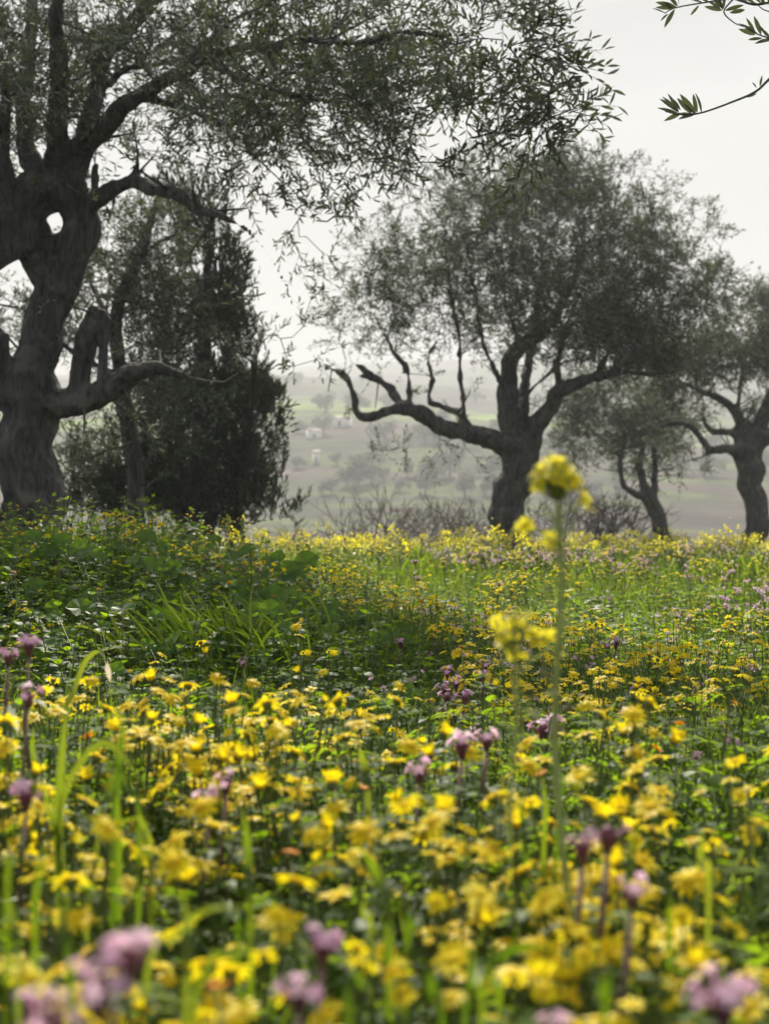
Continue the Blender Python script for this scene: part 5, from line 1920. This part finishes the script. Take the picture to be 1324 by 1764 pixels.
def tuft_field(px, py, Y, n_, Lb, w, lean, label, seed):
    r = np.random.default_rng(seed)
    p = P(px, py, Y)
    rt = bpy.data.objects.new('grass_tuft', None)
    col.objects.link(rt)
    rt.location = (p[0], Y, Gs(p[0], Y))
    tag(rt, label, 'grass tuft')
    meshes = []
    for k in range(10):
        a = r.uniform(-1, 1)
        t = np.linspace(0, 1, 5)
        ll = Lb * r.uniform(.7, 1.1)
        pts = np.stack([ll * (.25 + .35 * r.random()) * t ** 1.7 * np.ones(5), np.zeros(5), ll * (t - r.uniform(.1, .4) * t ** 3)], -1)
        meshes.append(blade_mesh(pts, w * r.uniform(.7, 1.2)))
    for k in range(n_):
        o = link('blade', meshes[k % 10], rt, (r.normal() * .0011 * n_ ** .85 + r.normal() * .05, r.normal() * .08, -.01))
        o.rotation_euler = (r.normal() * .15, r.normal() * .15, math.pi + lean + r.normal() * 1.1)
        o.scale = (1, 1, r.uniform(.75, 1.1))


tuft_field(395, 1140, 3.7, 250, .36, .008, -.3, 'thick sunlit grass tuft leaning left in front of the bank', 701)
tuft_field(470, 1120, 3.85, 70, .30, .007, .3, 'smaller grass tuft right of the thick sunlit tuft', 702)
tuft_field(820, 1080, 3.9, 34, .22, .008, .8, 'bright short-bladed tuft in the hollow left of the mustard', 703)
tuft_field(205, 890, 4.9, 9, .22, .009, 2.6, 'few tall blades standing on the crest of the bank', 704)
tuft_field(640, 1000, 4.9, 30, .24, .008, .2, 'grass tuft on the right shoulder of the bank', 705)
tuft_field(1300, 1180, 3.1, 40, .2, .006, .2, 'grass tuft at the right edge of the sunny meadow', 706)


# --- mallows: round leaves one can pick apart
def mallow_mesh(seed, R_=.03):
    r = np.random.default_rng(seed)
    n_ = 20
    th = np.linspace(.28, 2 * math.pi - .28, n_)
    rad = R_ * (1 + .07 * np.cos(5 * (th - math.pi)) + .03 * np.cos(17 * th))
    Vv = [np.array((0, 0, 0))]
    for f, zz in ((.5, .10), (1.0, .16)):
        for t, q_ in zip(th, rad):
            Vv.append(np.array((math.sin(t) * q_ * f, -math.cos(t) * q_ * f, R_ * (zz * f + .10 * f * math.cos(5 * t) * f))))
    fs3 = [(0, 1 + k, 2 + k) for k in range(n_ - 1)]
    fs4 = [(1 + k, 1 + n_ + k, 2 + n_ + k, 2 + k) for k in range(n_ - 1)]
    b = MB()
    b.add(np.array(Vv), [(np.array(fs3), 0), (np.array(fs4), 0)], r.random() * .5)
    return b.mesh('leaf', [M['mallow']], True)


MW = [mallow_mesh(720 + k) for k in range(4)]
st_ = MB()
sweep(st_, [(0, 0, 0), (.05, 0, .5), (0, 0, 1)], [.0016, .0014, .0012], 4, 0)
MST = st_.mesh('leaf_stalk', [M['stem']])


def mallow(pxs, Y, label, group=None, size=1.0):
    """pxs: leaf centres (px, py, width px)"""
    c = np.mean([(a, b_) for a, b_, _ in pxs], 0)
    x0 = (c[0] - 662) / F * Y
    org = np.array((x0, Y + .04, Gs(x0, Y + .04)))
    rt = bpy.data.objects.new('mallow_plant', None)
    col.objects.link(rt)
    rt.location = tuple(org)
    tag(rt, label, 'mallow', group)
    for k, (a, b_, w) in enumerate(pxs):
        p = P(a, b_, Y + rng.uniform(-.05, .05)) - org
        p[2] = max(p[2], .03)
        lf = link('leaf', MW[int(rng.integers(0, 4))], rt, tuple(p))
        s = w * Y / F / .062
        lf.scale = (s, s, s)
        lf.rotation_euler = (rng.uniform(.25, .95), rng.uniform(-.35, .35), rng.uniform(-.7, .7))
        d = Vector(tuple(p))
        sk = link('leaf_stalk', MST, rt)
        sk.rotation_euler = d.to_track_quat('Z', 'Y').to_euler()
        sk.scale = (1, 1, d.length)


mallow([(140, 1048, 50), (212, 1050, 46), (175, 1080, 34), (100, 1060, 26)], 3.3, 'mallow with round bright leaves low on the dark bank')
mallow([(265, 975, 44), (230, 965, 30), (320, 985, 34)], 4.0, 'mallow with a tilted round leaf midway up the bank')
mallow([(252, 925, 36), (330, 908, 34), (280, 940, 24), (360, 945, 24)], 4.6, 'mallow with bright leaves near the crest of the bank')
mallow([(400, 965, 34), (370, 930, 24), (440, 1000, 26)], 4.4, 'mallow where the bank slopes down to the right')
mallow([(60, 955, 26), (20, 935, 28), (100, 930, 24)], 4.6, 'mallow on the bank at the left edge')
mallow([(268, 1062, 30), (300, 1100, 34), (255, 1110, 28)], 3.2, 'mallow left of the thick grass tuft')
mallow([(200, 1155, 36), (235, 1165, 26)], 2.8, 'mallow under the sharp yellow daisies at left')
x, y = place(24, 3.3, 5.0, -.1, .2, xhi=-.25)
for k, (a, b_) in enumerate(zip(x, y)):
    px = 662 + a / b_ * F
    py = 820 + (CAMZ - Gs(a, b_) - rng.uniform(.14, .22)) / b_ * F
    mallow([(px + rng.normal() * 26, py + rng.normal() * 12, rng.uniform(28, 46)) for _ in range(4)], b_, 'bright round-leaved mallow on the bank ' + where_px(a, b_, Gs(a, b_) + .18), 'mallows of the bank')
x, y = place(46, 2.7, 4.4, -.15, .2, xlo=-.75, xhi=.75)
for k, (a, b_) in enumerate(zip(x, y)):
    px = 662 + a / b_ * F
    py = 820 + (CAMZ - Gs(a, b_) - rng.uniform(.06, .16)) / b_ * F
    mallow([(px + rng.normal() * 28, py + rng.normal() * 14, rng.uniform(24, 46)) for _ in range(5)], b_, 'low round-leaved mallow in the hollow ' + where_px(a, b_, Gs(a, b_) + .1), 'mallows of the hollow')
